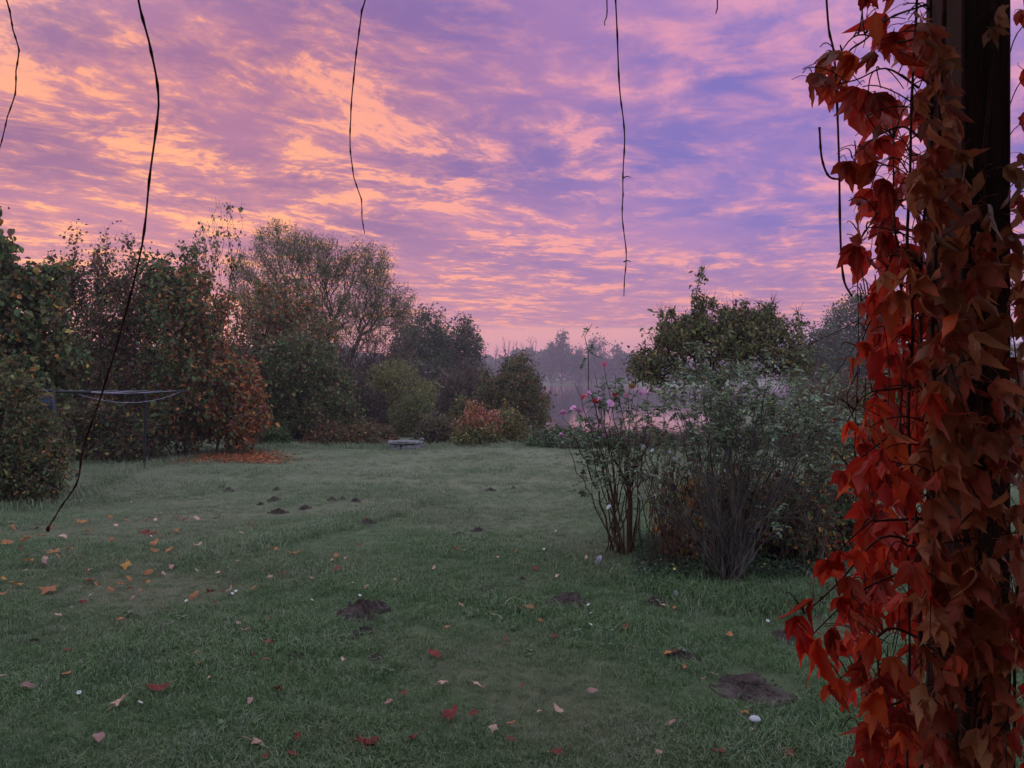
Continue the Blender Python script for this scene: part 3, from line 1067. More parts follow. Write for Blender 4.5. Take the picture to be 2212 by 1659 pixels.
# ------------------------------------------------------------------ far shore
def build_far_shore():
    r = np.random.default_rng(60)
    # the wood behind the lake: one mass, its top uneven
    n = 95000
    x = r.uniform(-330, 360, n)
    y = r.uniform(372, 440, n)
    top = 10.8 + 2.2 * np.sin(x * .11) + 1.8 * np.sin(x * .047 + 1) + 1.3 * np.sin(x * .31) + 1.0 * np.sin(x * .83)
    top = top + 5.0 * sstep(90, 160, x) + 3.0 * sstep(-5, -60, x)
    z = -1.2 + (top + 1.2) * r.random(n) ** .6 + (y - 372) * .05
    c = np.stack([x, y, z], 1)
    d = norm(r.standard_normal((n, 3)) + [0, 0, .6])
    up = norm(r.standard_normal((n, 3)))
    L = r.uniform(1.0, 2.4, n)
    col = palette([DG, (.06, .07, .05), PB, BR], [4, 3, 3, 2])(c, r)
    V, F, cc = kite_leaves(c, d, up, L, L * .7, col)
    o = obj('far_wood', make_mesh('far_wood', V, [F], [M['leaf']], col=cc), kind='stuff')
    tag(o, 'hazy purple wood along the far shore of the lake', 'wood')
    D = 366.0
    FG = 'tall trees standing above the far wood'
    # bare poplars and larches over the wood
    bare = [(1072, 738, 10, 'bare far tree nearest the hedge, thin and dim'), (1088, 722, 7, 'narrow bare far larch, tallest spike over the wood'),
            (1100, 728, 6, 'second narrow bare far spike beside the larch'), (1113, 732, 9, 'bare far tree with feathery fork'),
            (1127, 736, 8, 'small bare far tree with two prongs'), (1147, 722, 16, 'bare far tree with wide open goblet crown')]
    for i, (xd, yt, hw, lb) in enumerate(bare):
        plant('bare_tree', lb, 'tree', base_at(xd, D + i), [lobe(xd, (yt + 775) / 2, hw, (775 - yt) / 2, D, 2.5), lobe(xd, yt + 16, hw * .8, 16, D, 2)],
              n=34, stems=1, rt=.055, rmax=.36, pw=.5, bf=.8, seed=70 + i, group=FG, thr=.16, bark='bark', jitter=.04)
    leafy = [(1212, 735, 24, 40, 'leafy far oak with rounded crown over the wood'), (1192, 760, 16, 30, 'smaller leafy far tree leaning on the oak'),
             (1278, 742, 14, 45, 'tall thin far tree with bare top'), (1302, 748, 26, 50, 'broad far tree with twiggy top behind the rose cane'),
             (1250, 768, 14, 30, 'low far tree between oak and tall thin tree'), (1335, 768, 16, 30, 'far tree behind the apple branches')]
    for i, (xd, yt, hw, hh, lb) in enumerate(leafy):
        plant('far_tree', lb, 'tree', base_at(xd, D - 1), [lobe(xd, yt + hh * .55, hw, hh * .55, D, 5), lobe(xd + hw * .35, yt + hh, hw, hh * .5, D, 5), lobe(xd, yt + 5, hw * .5, 12, D, 3)],
              n=200, stems=1, rt=.07, rmax=.4, pw=.4, bf=.8, seed=80 + i, group=FG, thr=.16,
              leaf=dict(n=1500 if i in (0, 1, 4, 5) else 650, size=1.1, asp=.7, spread=1.0, pal=palette([DG, PB, BR], [4, 3, 2])),
              shoots=dict(n=10, len=5, lean=.3, leaves=0, frac=.2))
    # trees on the right shore
    for i, (xd, yd, rx, ry, D2, lb) in enumerate(((1850, 690, 70, 55, 62, 'hazy tall tree behind the creeper on the right shore'), (1775, 760, 70, 55, 60, 'hazy tree beside the apple crown on the right shore'),
                                                  (1905, 740, 80, 90, 64, 'dim tree mostly hidden by the creeper'))):
        plant('shore_tree', lb, 'tree', base_at(xd, D2),
              [lobe(xd, yd, rx, ry, D2, 2.4), lobe(xd - 20, yd + 70, rx * 1.05, 60, D2, 2.4), lobe(xd + 30, yd + 120, rx, 60, D2, 2.4), lobe(xd + 10, yd - ry * .8, rx * .5, 22, D2, 1.5)],
              n=460, stems=2, spread=.4, rt=.011, rmax=.2, seed=90 + i, bf=.6, group='trees on the right shore',
              leaf=dict(n=12000, size=.2, asp=.6, spread=.26, fill=.1, pal=palette([DG, (.06, .075, .05), PB, BR], [4, 4, 2, 2])))
    # brown thicket on the right behind the roses
    D = 19.0
    plant('hawthorn_thicket', 'brown hawthorn thicket behind the red rose by the creeper', 'shrub', base_at(1800, D),
          [lobe(1790, 880, 55, 70, D, 1.0), lobe(1850, 900, 60, 100, D, 1.0), lobe(1770, 950, 70, 40, D, .8)],
          n=420, stems=10, spread=.6, rt=.004, rmax=.035, seed=95, twigs=2500,
          leaf=dict(n=9500, size=.06, asp=.6, spread=.14, pal=palette([BR, RB, OL, OR], [5, 4, 3, 1])))
    # shrubs closing the garden to the right, glimpsed through the creeper
    for i, (xd, yd, rx, ry, D2, lb, pl) in enumerate(((1960, 930, 110, 130, 15.5, 'dark laurel shrub glimpsed behind the creeper', palette([DG, MG, OL], [5, 4, 2])), (2130, 880, 130, 170, 16.5, 'olive hazel shrub behind the timber post', palette([OL, MG, BR], [4, 4, 3])),
                                                      (2330, 860, 150, 190, 16.0, 'brown hornbeam shrub beyond the timber post', palette([BR, RB, DG], [4, 3, 4])), (1890, 1000, 60, 60, 14.0, 'low green shrub beside the dark laurel', palette([MG, DG, GG], [4, 4, 1])))):
        plant('garden_shrub', lb, 'shrub', base_at(xd, D2), [lobe(xd, yd, rx, ry, D2, 1.1), lobe(xd + 20, yd + ry * .4, rx, ry * .6, D2, 1.0)],
              n=380, stems=9, spread=.5, rt=.004, rmax=.04, seed=140 + i, minz=.05, group='shrubs along the right of the garden',
              leaf=dict(n=9500, size=.08, asp=.6, spread=.1, fill=.35, pal=pl), shoots=dict(n=30, len=.5, lean=.5, leaves=12, frac=.5))
    # undergrowth between the roses and the shore
    for i, (xd, yd, rx, ry, D, pal, lb) in enumerate(((1430, 952, 110, 16, 21.2, palette([PB, RB, BR], [4, 4, 3]), 'low purple undergrowth behind the left rose bush'),
                                                      (1640, 955, 120, 22, 20.8, palette([PB, RB, BR, DG], [4, 4, 3, 2]), 'low purple-brown undergrowth behind the apple trunk'))):
        plant('undergrowth', lb, 'shrub', base_at(xd, D), [lobe(xd, yd, rx, ry, D, 1.0)], n=320, stems=24, spread=.9, rt=.003, rmax=.012, seed=100 + i, minz=.03, twigs=2500,
              leaf=dict(n=6000, size=.05, asp=.5, spread=.1, fill=.3, pal=pal))
    # reeds in the shallows
    n = 2600
    x = r.uniform(-1, 17, n)
    y = shore(x) + r.normal(0, .7, n) - .8
    z0 = np.minimum(height(x, y), LAKE_Z + .3)
    hgt = r.uniform(.5, 1.15, n) * (.55 + .45 * np.sin(x * 1.9) * np.sin(x * .7 + 1))
    lean = r.normal(0, .12, (n, 2))
    b0 = np.stack([x, y, z0], 1)
    tp = b0 + np.stack([lean[:, 0] * hgt, lean[:, 1] * hgt, hgt + (LAKE_Z - z0)], 1)
    V, F = prisms(b0, tp, np.full(n, .012), np.full(n, .004), 3)
    o = obj('reeds', make_mesh('reeds', V, [F], [M['reed']], col=np.repeat(palette([(.16, .12, .09), BR, PB])(b0, r), 6, axis=0)), kind='stuff')
    tag(o, 'thin reed stalks in the shallows of the lake', 'reeds')


build_far_shore()


# ------------------------------------------------------------------ apple tree
def build_apple():
    D = 13.0

    def z6(a, b, dd=0.0):   # point on an enlarged view of the tree
        return P((1560 + a / 3.686) / 1.1573, (650 + b / 3.686) / 1.1573, D + dd)
    base = base_at(1585, D)
    sk = [base + [0, 0, -.05], z6(965, 1900), z6(945, 1560), z6(900, 1340), z6(850, 1190), z6(830, 1090),   # 0-5 trunk
          z6(720, 1090, -.1), z6(600, 1080, -.2), z6(470, 1010, -.3), z6(380, 950, -.35), z6(300, 900, -.3),  # 6-10 left limb
          z6(840, 960, .1), z6(760, 840, .2), z6(700, 700, .2), z6(690, 520, .1), z6(700, 380, .1),         # 11-15 up limb
          z6(960, 1030, .1), z6(1100, 1060, .2), z6(1280, 1010, .3), z6(1420, 1000, .3), z6(1560, 930, .3),   # 16-20 right limb
          z6(1000, 900, -.5), z6(1080, 760, -.8), z6(900, 880, .7), z6(960, 720, 1.0)]                        # depth limbs
    par = [-1, 0, 1, 2, 3, 4, 5, 6, 7, 8, 9, 5, 11, 12, 13, 14, 5, 16, 17, 18, 19, 16, 21, 11, 23]
    k = D / FD
    lobes = [lobe(1560, 735, 150, 55, D, 1.3), lobe(1572, 700, 55, 34, D, .7), lobe(1460, 735, 80, 55, D, 1.0), lobe(1660, 735, 90, 60, D, 1.1), lobe(1515, 700, 55, 36, D, .8), lobe(1630, 690, 70, 34, D, .8),
             lobe(1400, 785, 62, 40, D, .8), lobe(1710, 785, 55, 40, D, .8), lobe(1508, 650, 12, 36, D, .15), lobe(1570, 805, 110, 26, D, .8, .6), lobe(1420, 815, 60, 26, D, .6, .5)]
    plant('apple_tree', 'gnarled old apple tree with spreading olive-leaved crown behind the roses', 'tree', base, lobes, n=900, init=(sk, par), rt=.0035, rmax=.11, pw=.5,
          bark='bark_apple', seed=110, bf=.45, thr=.012, twigs=5200, sides=7, shell=.5,
          leaf=dict(n=12500, size=.064, asp=.55, spread=.05, fill=.05, fine=True, droop=.5, twl=.5, maxdesc=3,
                    pal=palette([(.080, .078, .034), OL, MG, (.19, .14, .05), BR], [5, 6, 2.5, 1.6, 3])),
          shoots=dict(n=70, len=.27, lean=.6, leaves=12, frac=.6))


build_apple()


# ------------------------------------------------------------------ roses
def rose_mesh(name, seed, open_=1.0):
    r = np.random.default_rng(seed)
    mb = MB()
    for ring, (n, rad, tilt, h0) in enumerate(((3, .35, .15, .55), (5, .62, .45, .42), (6, .95, .95 * open_, .25))):
        for i in range(n):
            a = 2 * math.pi * (i + r.random() * .3) / n + ring
            u = np.array((math.cos(a), math.sin(a), 0))
            s = np.array((-math.sin(a), math.cos(a), 0))
            w = rad * 1.1
            pts = []
            for (f, ww) in ((0.05, .2), (.45, .9), (.8, 1.0), (1.0, .55)):
                rr = rad * (f if tilt > .3 else .35 + .3 * f)
                z = h0 * (1 - tilt) * f * 1.3 + (.25 - ring * .08) + .25 * f * (1 - f)
                for e in (-1, 0, 1):
                    pts.append(u * (rr - abs(e) * .08 * rad) + s * e * w * ww * .5 + np.array((0, 0, z + abs(e) * .06 + r.normal(0, .03))))
            F = []
            for q in range(3):
                for e in range(2):
                    b = q * 3 + e
                    F.append((b, b + 1, b + 4, b + 3))
            mb.add(np.array(pts) * .5, F)
    return mb.mesh(name, M['petal'], True)


ROSE = [rose_mesh('rose_bloom', 5, 1.0), rose_mesh('rose_bloom', 6, .8)]


def bez(a, b, c, n):
    t = np.linspace(0, 1, n)[:, None]
    return (1 - t) ** 2 * a + 2 * t * (1 - t) * b + t * t * c


def pinnate(paths, r, t0, per, size, pal, spread=.03, fine=True):
    """compound leaves along cane paths: three to seven leaflets on a short stalk"""
    c, d, u, L = [], [], [], []
    stalks = []
    for p in paths:
        m = len(p)
        for _ in range(per):
            t = r.uniform(t0, 1) ** .8 * (m - 1.01)
            i = int(t)
            q = p[i] * (1 - (t - i)) + p[i + 1] * (t - i)
            ax = norm(r.standard_normal(3) * [1, 1, .6] + [0, 0, .1])
            ln = size * r.uniform(1.6, 2.6)
            sd = norm(np.cross(ax, [0, 0, 1.0]))
            upv = norm(np.cross(sd, ax) + r.normal(0, .3, 3))
            stalks.append((q, q + ax * ln + [0, 0, -.25 * ln]))
            k = r.integers(2, 4)
            for j in range(k):
                f = (j + 1) / (k + .3)
                for sg in (-1, 1):
                    c.append(q + ax * ln * f + [0, 0, -.25 * ln * f * f])
                    d.append(norm(ax * .5 + sd * sg + [0, 0, -.25 + r.normal(0, .15)]))
                    u.append(upv)
                    L.append(size * r.uniform(.7, 1.15))
            c.append(q + ax * ln + [0, 0, -.25 * ln])
            d.append(norm(ax + [0, 0, -.3]))
            u.append(upv)
            L.append(size * r.uniform(.9, 1.3))
    c, d, u, L = np.array(c), np.array(d), np.array(u), np.array(L)
    col = pal(c, r)
    return six_leaves(c, d, u, L, L * .58, col, fold=.14, curl=.12), stalks


def cane_bush(name, label, cat, base, ends, r, rad=(.009, .002), bark='cane', arch=.25, droop=0.0, side=3, sidelen=.5, leafy=None, spread=.08, extra=None, cane_n=12):
    base = np.asarray(base, float)
    root = tag(empty(name, base), label, cat)
    paths, sides = [], []
    for en in ends:
        b = base + np.array((*(r.normal(0, spread, 2)), 0))
        b[2] = float(height(b[0], b[1])) - .03
        en = np.asarray(en, float)
        ln = np.linalg.norm(en - b)
        mid = (b + en) / 2 + np.array((0, 0, arch * ln)) - (en - b) * [.06, .06, 0] + r.normal(0, .05 * ln, 3)
        p = bez(b, mid, en + [0, 0, -droop * ln], cane_n) + np.concatenate([[np.zeros(3)], r.normal(0, .008 * ln, (cane_n - 1, 3))])
        paths.append(p)
        mbk = MB()
        rr = rad[0] * r.uniform(.7, 1.3)
        add_tube(mbk, p, np.linspace(rr, rad[1], cane_n), 5)
        obj('cane', mbk.mesh('cane', M[bark], True, base), root)
        for _ in range(side):
            i = r.integers(3, cane_n - 2)
            dv = norm(norm(p[i + 1] - p[i]) + r.standard_normal(3) * .65 + [0, 0, .15])
            l2 = sidelen * r.uniform(.4, 1.2)
            q = bez(p[i], p[i] + dv * l2 * .5 + [0, 0, .1 * l2], p[i] + dv * l2 + r.normal(0, .1 * l2, 3) + [0, 0, -.12 * l2], 5)
            sides.append(q)
    P0, P1, R0, R1 = [], [], [], []
    for q in sides:
        for j in range(len(q) - 1):
            P0.append(q[j])
            P1.append(q[j + 1])
            R0.append(rad[1] * 1.5 - j * rad[1] * .22)
            R1.append(rad[1] * 1.5 - (j + 1) * rad[1] * .22)
    if leafy:
        zm = leafy.get('zmin', 0.0)
        (V, F, cc), st = pinnate([p for p in paths if p[-1][2] > zm] + [q for q in sides if q[0][2] > zm * r.uniform(.85, 1.1)], r, leafy.get('t0', .45), leafy['per'], leafy['size'], leafy['pal'])
        for a, b in st:
            P0.append(a)
            P1.append(b)
            R0.append(.0012)
            R1.append(.0008)
        obj('foliage', make_mesh('foliage', V - base, [F], [M['leaf']], col=cc), root, kind='stuff')
    if P0:
        V, F = prisms(np.array(P0), np.array(P1), np.array(R0), np.array(R1), 3)
        obj('twigs', make_mesh('twigs', V - base, [F], [M[bark]]), root, kind='stuff')
    return root, paths, sides


def z3(a, b, D):
    return P((1350 + a / 1.952) / 1.1573, (650 + b / 1.952) / 1.1573, D)


def build_roses():
    r = np.random.default_rng(120)
    ROSE_G = palette([(.055, .085, .045), (.085, .12, .07), GG, DG], [4, 4, 2.5, 3])
    # --- the rose with pink blooms: stems at its foot, canes leaning left and up
    D = 8.1
    base = P(1345, 1200, D)
    base[2] = height(base[0], base[1])
    ends = [z3(115, 770, D), z3(190, 730, D - .1), z3(235, 650, D), z3(290, 680, D + .1), z3(345, 700, D), z3(365, 655, D + .2), z3(315, 520, D), z3(440, 630, D + .1), z3(530, 655, D),
            z3(480, 650, D + .2), z3(170, 610, D - .1), z3(105, 850, D - .2), z3(300, 860, D), z3(230, 300, D + .1), z3(420, 780, D - .3), z3(560, 780, D + .2), z3(500, 880, D + .1),
            z3(370, 560, D + .3), z3(270, 560, D + .2), z3(620, 720, D + .3)]
    root, paths, sides = cane_bush('rose_bush', 'tall rose bush with pink blooms and bare red stems', 'rose bush', base, ends, r, rad=(.011, .0028), arch=.06, side=3, sidelen=.42,
                                   leafy=dict(per=6, size=.046, pal=ROSE_G, t0=.52, zmin=.72), spread=.11, cane_n=14)
    # its old stump
    mbk = MB()
    st = spline([base + [.07, 0, -.04], base + [.075, 0, .25], base + [.08, 0, .55], base + [.06, .0, .75]], 10)
    add_tube(mbk, st, np.linspace(.030, .024, 10), 8)
    for e in ((-.12, 0, 1.05), (.2, .05, 1.05), (.05, .1, 1.15), (.28, -.05, 1.2)):
        add_tube(mbk, spline([st[-2], st[-1] + (np.array(e) - [.06, 0, .75]) * .5 + [0, 0, .02], base + e], 7), np.linspace(.019, .008, 7), 6)
    obj('stump', mbk.mesh('stump', M['cane'], True, base), root)

    def z4(a, b):
        return P((1200 + a / 4.609) / 1.1573, (780 + b / 4.609) / 1.1573, D - .05 + r.normal(0, .04))
    lil, pink, red, beige = (.84, .46, .74), (.84, .28, .42), (.74, .08, .10), (.55, .32, .20)
    blooms = [(960, 1170, 80, lil), (1075, 1110, 60, lil), (1135, 1140, 80, lil), (1250, 940, 60, lil), (1195, 985, 60, red), (1330, 1035, 70, red), (1380, 1010, 62, lil), (1500, 1055, 78, lil), (1550, 955, 52, red),
              (1430, 605, 58, pink), (1750, 860, 72, beige), (1840, 935, 72, lil), (1940, 945, 76, lil), (1680, 965, 50, pink), (935, 1425, 62, lil), (1420, 1425, 50, lil), (1955, 1310, 55, pink), (1225, 965, 45, pink)]
    tw = MB()
    allp = np.concatenate([p[5:] for p in paths])
    for i, (a, b, s, c) in enumerate(blooms):
        p = z4(a, b)
        o = obj('bloom', ROSE[i % 2], root, p - base, color=c)
        k = s / 4.609 / 1.1573 / FD * D * 1.35
        o.scale = (k, k, k)
        o.rotation_euler = (r.normal(.5, .35), r.normal(0, .35), r.random() * 6.3)
        q = allp[np.argmin(np.linalg.norm(allp - p, axis=1))]
        add_tube(tw, bez(q, (q + p) / 2 + [0, 0, -.03], p, 5), .0022, 4)
    obj('bloom_stalks', tw.mesh('bloom_stalks', M['stem'], True, base), root, kind='stuff')

    # --- the big arching shrub rose
    D = 6.9
    base = P(1570, 1270, D)
    base[2] = height(base[0], base[1])
    ends = []
    for i in range(46):
        f = r.random()
        a = 560 + 960 * f + r.normal(0, 30)
        top = 540 - 110 * math.sin(f * 3.1) + 60 * f
        b = top + abs(r.normal(0, 170))
        ends.append(z3(a, b, D + r.uniform(-.9, 1.0)))
    for a, b, dd in ((1480, 540, 0), (1150, 430, -.2), (1420, 970, -.5), (1450, 1130, -.5), (480, 870, -.4), (450, 1000, -.3), (420, 1080, -.2), (560, 1180, -.5), (1380, 620, .3), (1300, 560, .2), (1500, 660, .2), (820, 500, .2),
                     (700, 560, .1), (930, 470, .2), (1050, 520, .4)):
        ends.append(z3(a, b, D + dd))
    cane_bush('shrub_rose', 'wide arching shrub rose with grey-green leaves over a fan of bare canes', 'rose bush', base, ends, r, rad=(.0075, .0020), bark='cane_grey', arch=.09, droop=.02, side=4, sidelen=.62,
              leafy=dict(per=9, size=.040, pal=palette([GG, (.10, .135, .085), (.16, .19, .135), (.060, .09, .042), (.15, .13, .05), BR], [3.5, 5, 2, 5, 1.2, 1.5]), t0=.58, zmin=1.0), spread=.06, cane_n=14)
    # bare side shoots low in the fan
    ends = [z3(r.uniform(440, 1330), r.uniform(760, 1250), D + r.uniform(-.8, .6)) for _ in range(26)]
    cane_bush('bare_rose', 'thicket of leafless thorny canes at the heart of the shrub rose', 'rose bush', base + [.05, .12, 0], ends, r, rad=(.0055, .0014), bark='cane_grey', arch=.02, side=6, sidelen=.6, spread=.06)

    # --- leafy currant with yellow and orange leaves behind the canes
    for i, (xd, yd, rx, ry, D2, pal, lb, nn) in enumerate((
            (1700, 1130, 110, 120, 7.8, palette([(.10, .095, .04), (.26, .16, .05), (.28, .11, .04), RB, DG], [5, 2.2, 1.6, 3, 4]), 'currant bush with yellow and orange leaves beside the creeper', 3600),
            (1480, 1120, 70, 130, 7.9, palette([(.32, .18, .05), RB, (.12, .11, .04), (.32, .13, .04)], [2.4, 3, 3, 2]), 'thin currant with orange leaves between the two roses', 1000),
            (1590, 1090, 90, 110, 8.1, palette([(.12, .11, .045), RB, DG, (.25, .15, .05)], [4, 5, 5, 1]), 'dark red-brown shrub behind the shrub rose', 2600),
            (1800, 1060, 70, 130, 8.4, palette([DG, OL, BR, (.26, .16, .05)], [4, 4, 4, 1]), 'dark olive shrub next to the creeper', 2600))):
        plant('currant_bush', lb, 'shrub', base_at(xd, D2), [lobe(xd, yd, rx, ry, D2, .45), lobe(xd + 10, yd + ry * .5, rx * .9, ry * .5, D2, .4, 1.5)],
              n=260, stems=9, spread=.16, rt=.0028, rmax=.012, seed=130 + i, minz=.04, bf=.7, thr=.008, bark='cane', twigs=500,
              leaf=dict(n=nn, size=.055, asp=.8, spread=.05, fine=True, droop=1.0, pal=pal, twl=.4))
    Dm = 7.5
    bm_ = P(1450, 1240, Dm)
    bm_[2] = height(bm_[0], bm_[1])
    ends = [z3(r.uniform(380, 800), r.uniform(640, 1150), Dm + r.uniform(-.3, .6)) for _ in range(26)]
    cane_bush('tangled_rose', 'tangled rose of thin crossing canes filling the gap beside the pink-bloomed rose', 'rose bush', bm_, ends, r, rad=(.006, .0016), bark='cane', arch=.05, side=6, sidelen=.55,
              leafy=dict(per=3, size=.038, pal=palette([(.060, .09, .045), (.09, .12, .07), BR, (.15, .13, .05)], [4, 4, 2, 1]), t0=.45, zmin=.95), spread=.12, cane_n=12)
    ends = [z3(r.uniform(1100, 1560), r.uniform(560, 1150), Dm + r.uniform(-.4, .6)) for _ in range(30)]
    bm_ = P(1720, 1230, Dm)
    bm_[2] = height(bm_[0], bm_[1])
    cane_bush('tangled_rose', 'tangled rose of thin crossing canes between shrub rose and creeper', 'rose bush', bm_, ends, r, rad=(.006, .0016), bark='cane_grey', arch=.07, side=6, sidelen=.6,
              leafy=dict(per=4, size=.038, pal=palette([GG, (.060, .09, .045), (.09, .12, .07), BR, (.15, .13, .05)], [2, 4, 4, 2, 1]), t0=.45, zmin=1.05), spread=.14, cane_n=12)
    # --- periwinkle carpet under the roses
    n = 9000
    a = r.uniform(1370, 1850, n)
    yy = r.uniform(6.9, 8.9, n)
    x = X(a, 7.6) * (yy / 7.6)
    keep = (yy > 7.0 + .35 * np.sin(x * 3.1) * np.sin(x * 1.3)) & ((x - 3.0) ** 2 / 9 + (yy - 8) ** 2 / 1.4 < 1.2)
    c = np.stack([x, yy, height(x, yy) + r.random(n) * .13], 1)[keep]
    n = len(c)
    V, F, cc = six_leaves(c, norm(r.standard_normal((n, 3)) * [1, 1, .4]), norm(r.standard_normal((n, 3)) * .4 + [0, 0, 1]), r.uniform(.03, .055, n), r.uniform(.016, .028, n), palette([DG, (.03, .055, .035), (.07, .09, .06)])(c, r))
    o = obj('periwinkle', make_mesh('periwinkle', V, [F], [M['leaf']], col=cc), kind='stuff')
    tag(o, 'dark green periwinkle carpet under the rose bushes', 'ground cover')

    # --- red rose standing alone by the creeper, on its own thin canes
    D = 8.6
    b = base_at(1790, D)
    ends = [P(1795, 912, D), P(1740, 905, D), P(1760, 860, D + .1), P(1822, 945, D), P(1725, 880, D + .1)]
    root, paths, sides = cane_bush('red_rose', 'thin rose with one red bloom in front of the hawthorn', 'rose bush', b, ends, r, rad=(.008, .002), arch=.05, side=2, sidelen=.35,
                                   leafy=dict(per=4, size=.042, pal=ROSE_G, t0=.5), spread=.06)
    o = obj('bloom', ROSE[0], root, paths[0][-1] - b, color=(.75, .05, .07))
    o.scale = (.095,) * 3
    o.rotation_euler = (.25, .1, 0)
    o = obj('bloom', ROSE[1], root, paths[3][-1] - b, color=(.62, .34, .55))
    o.scale = (.08,) * 3
    o.rotation_euler = (.6, .1, 0)

    # --- white anemones scattered among the canes
    def z7(a, b, D):
        return P((1480 + a / 3.568) / 1.1573, (1080 + b / 3.568) / 1.1573, D)
    me = anem_mesh()
    for i, (a, b, s) in enumerate(((460, 135, 38), (540, 165, 28), (690, 180, 30), (740, 245, 38), (725, 295, 30), (960, 290, 28), (1025, 60, 32), (1090, 170, 26), (1025, 115, 24), (1185, 345, 30), (510, 380, 28), (550, 380, 26), (420, 585, 44), (150, 670, 38), (640, 270, 20))):
        D = 7.35 + .05 * (i % 7)
        p = z7(a, b, D)
        gx, gy = p[0] + r.normal(0, .06), D + .15
        g0 = np.array((gx, gy, float(height(gx, gy))))
        t = tag(empty('anemone', g0), 'small white anemone flower on a thin stalk among the rose canes', 'flower', 'white anemones among the rose canes')
        mbk = MB()
        add_tube(mbk, spline([g0 + [0, 0, -.02], (g0 + p) / 2 + r.normal(0, .03, 3), p], 7), .0022, 4)
        obj('stalk', mbk.mesh('stalk', M['stem'], True, g0), t)
        o = obj('bloom', me, t, p - g0, color=(.72, .70, .80))
        k = s / 3.568 / 1.1573 / FD * D * 1.4
        o.scale = (k, k, k)
        o.rotation_euler = (r.uniform(.5, 1.4), r.normal(0, .4), r.random() * 6)


def anem_mesh():
    mb = MB()
    for i in range(6):
        a = i * math.pi / 3
        u = np.array((math.cos(a), math.sin(a), 0))
        s = np.array((-math.sin(a), math.cos(a), 0))
        p = [u * .05, u * .28 + s * .17 + [0, 0, .06], u * .5 + s * .09 + [0, 0, .1], u * .52 - s * .06 + [0, 0, .1], u * .28 - s * .17 + [0, 0, .06]]
        mb.add(np.array(p), [(0, 1, 2, 3)])
        mb.F.setdefault(3, []).append(np.array([[0, 3, 4]]) + mb.n - 5)
    return mb.mesh('anemone_bloom', M['petal'], True)


build_roses()


# ------------------------------------------------------------------ background thicket that closes the hedge
def build_back_thicket():
    for i, (xd, yd, rx, ry, D, lb, pal) in enumerate((
            (-60, 800, 150, 150, 22, 'dark hornbeam thicket behind the leftmost hazel', palette([DG, MG, BR], [4, 3, 3])),
            (120, 850, 110, 130, 23, 'dark hornbeam thicket behind the clothesline bag', palette([DG, BR, RB], [4, 3, 3])),
            (250, 850, 110, 130, 24, 'brown hornbeam thicket behind the many-stemmed shrub', palette([RB, BR, DG], [4, 3, 3])),
            (400, 850, 110, 120, 25, 'dark hornbeam thicket behind the copper hazel', palette([DG, BR, RB], [4, 3, 2])),
            (510, 850, 90, 110, 26, 'brown hornbeam thicket behind the slender saplings', palette([BR, RB, DG], [4, 3, 3])),
            (640, 860, 110, 100, 31, 'dim hornbeam thicket behind the elder', palette([DG, BR, PB], [4, 3, 3])),
            (770, 860, 110, 90, 42, 'dim willow scrub behind the blackthorn', palette([PB, BR, DG], [4, 3, 2])),
            (900, 865, 110, 90, 48, 'dim willow scrub behind the weeping shrub', palette([PB, BR, DG], [4, 3, 3])),
            (1010, 880, 90, 70, 46, 'dim willow scrub behind the dogwood', palette([PB, DG, BR], [4, 3, 2])))):
        plant('thicket', lb, 'thicket', base_at(xd, D), [lobe(xd, yd, rx, ry, D, 1.6), lobe(xd, yd + ry * .5, rx, ry * .6, D, 1.6)],
              n=420, stems=10, spread=.9, rt=.005 * D / 24, rmax=.06, seed=160 + i, group=HG, twigs=1500,
              leaf=dict(n=13000, size=.10 * D / 24, asp=.65, spread=.2, fill=.6, pal=pal))


build_back_thicket()


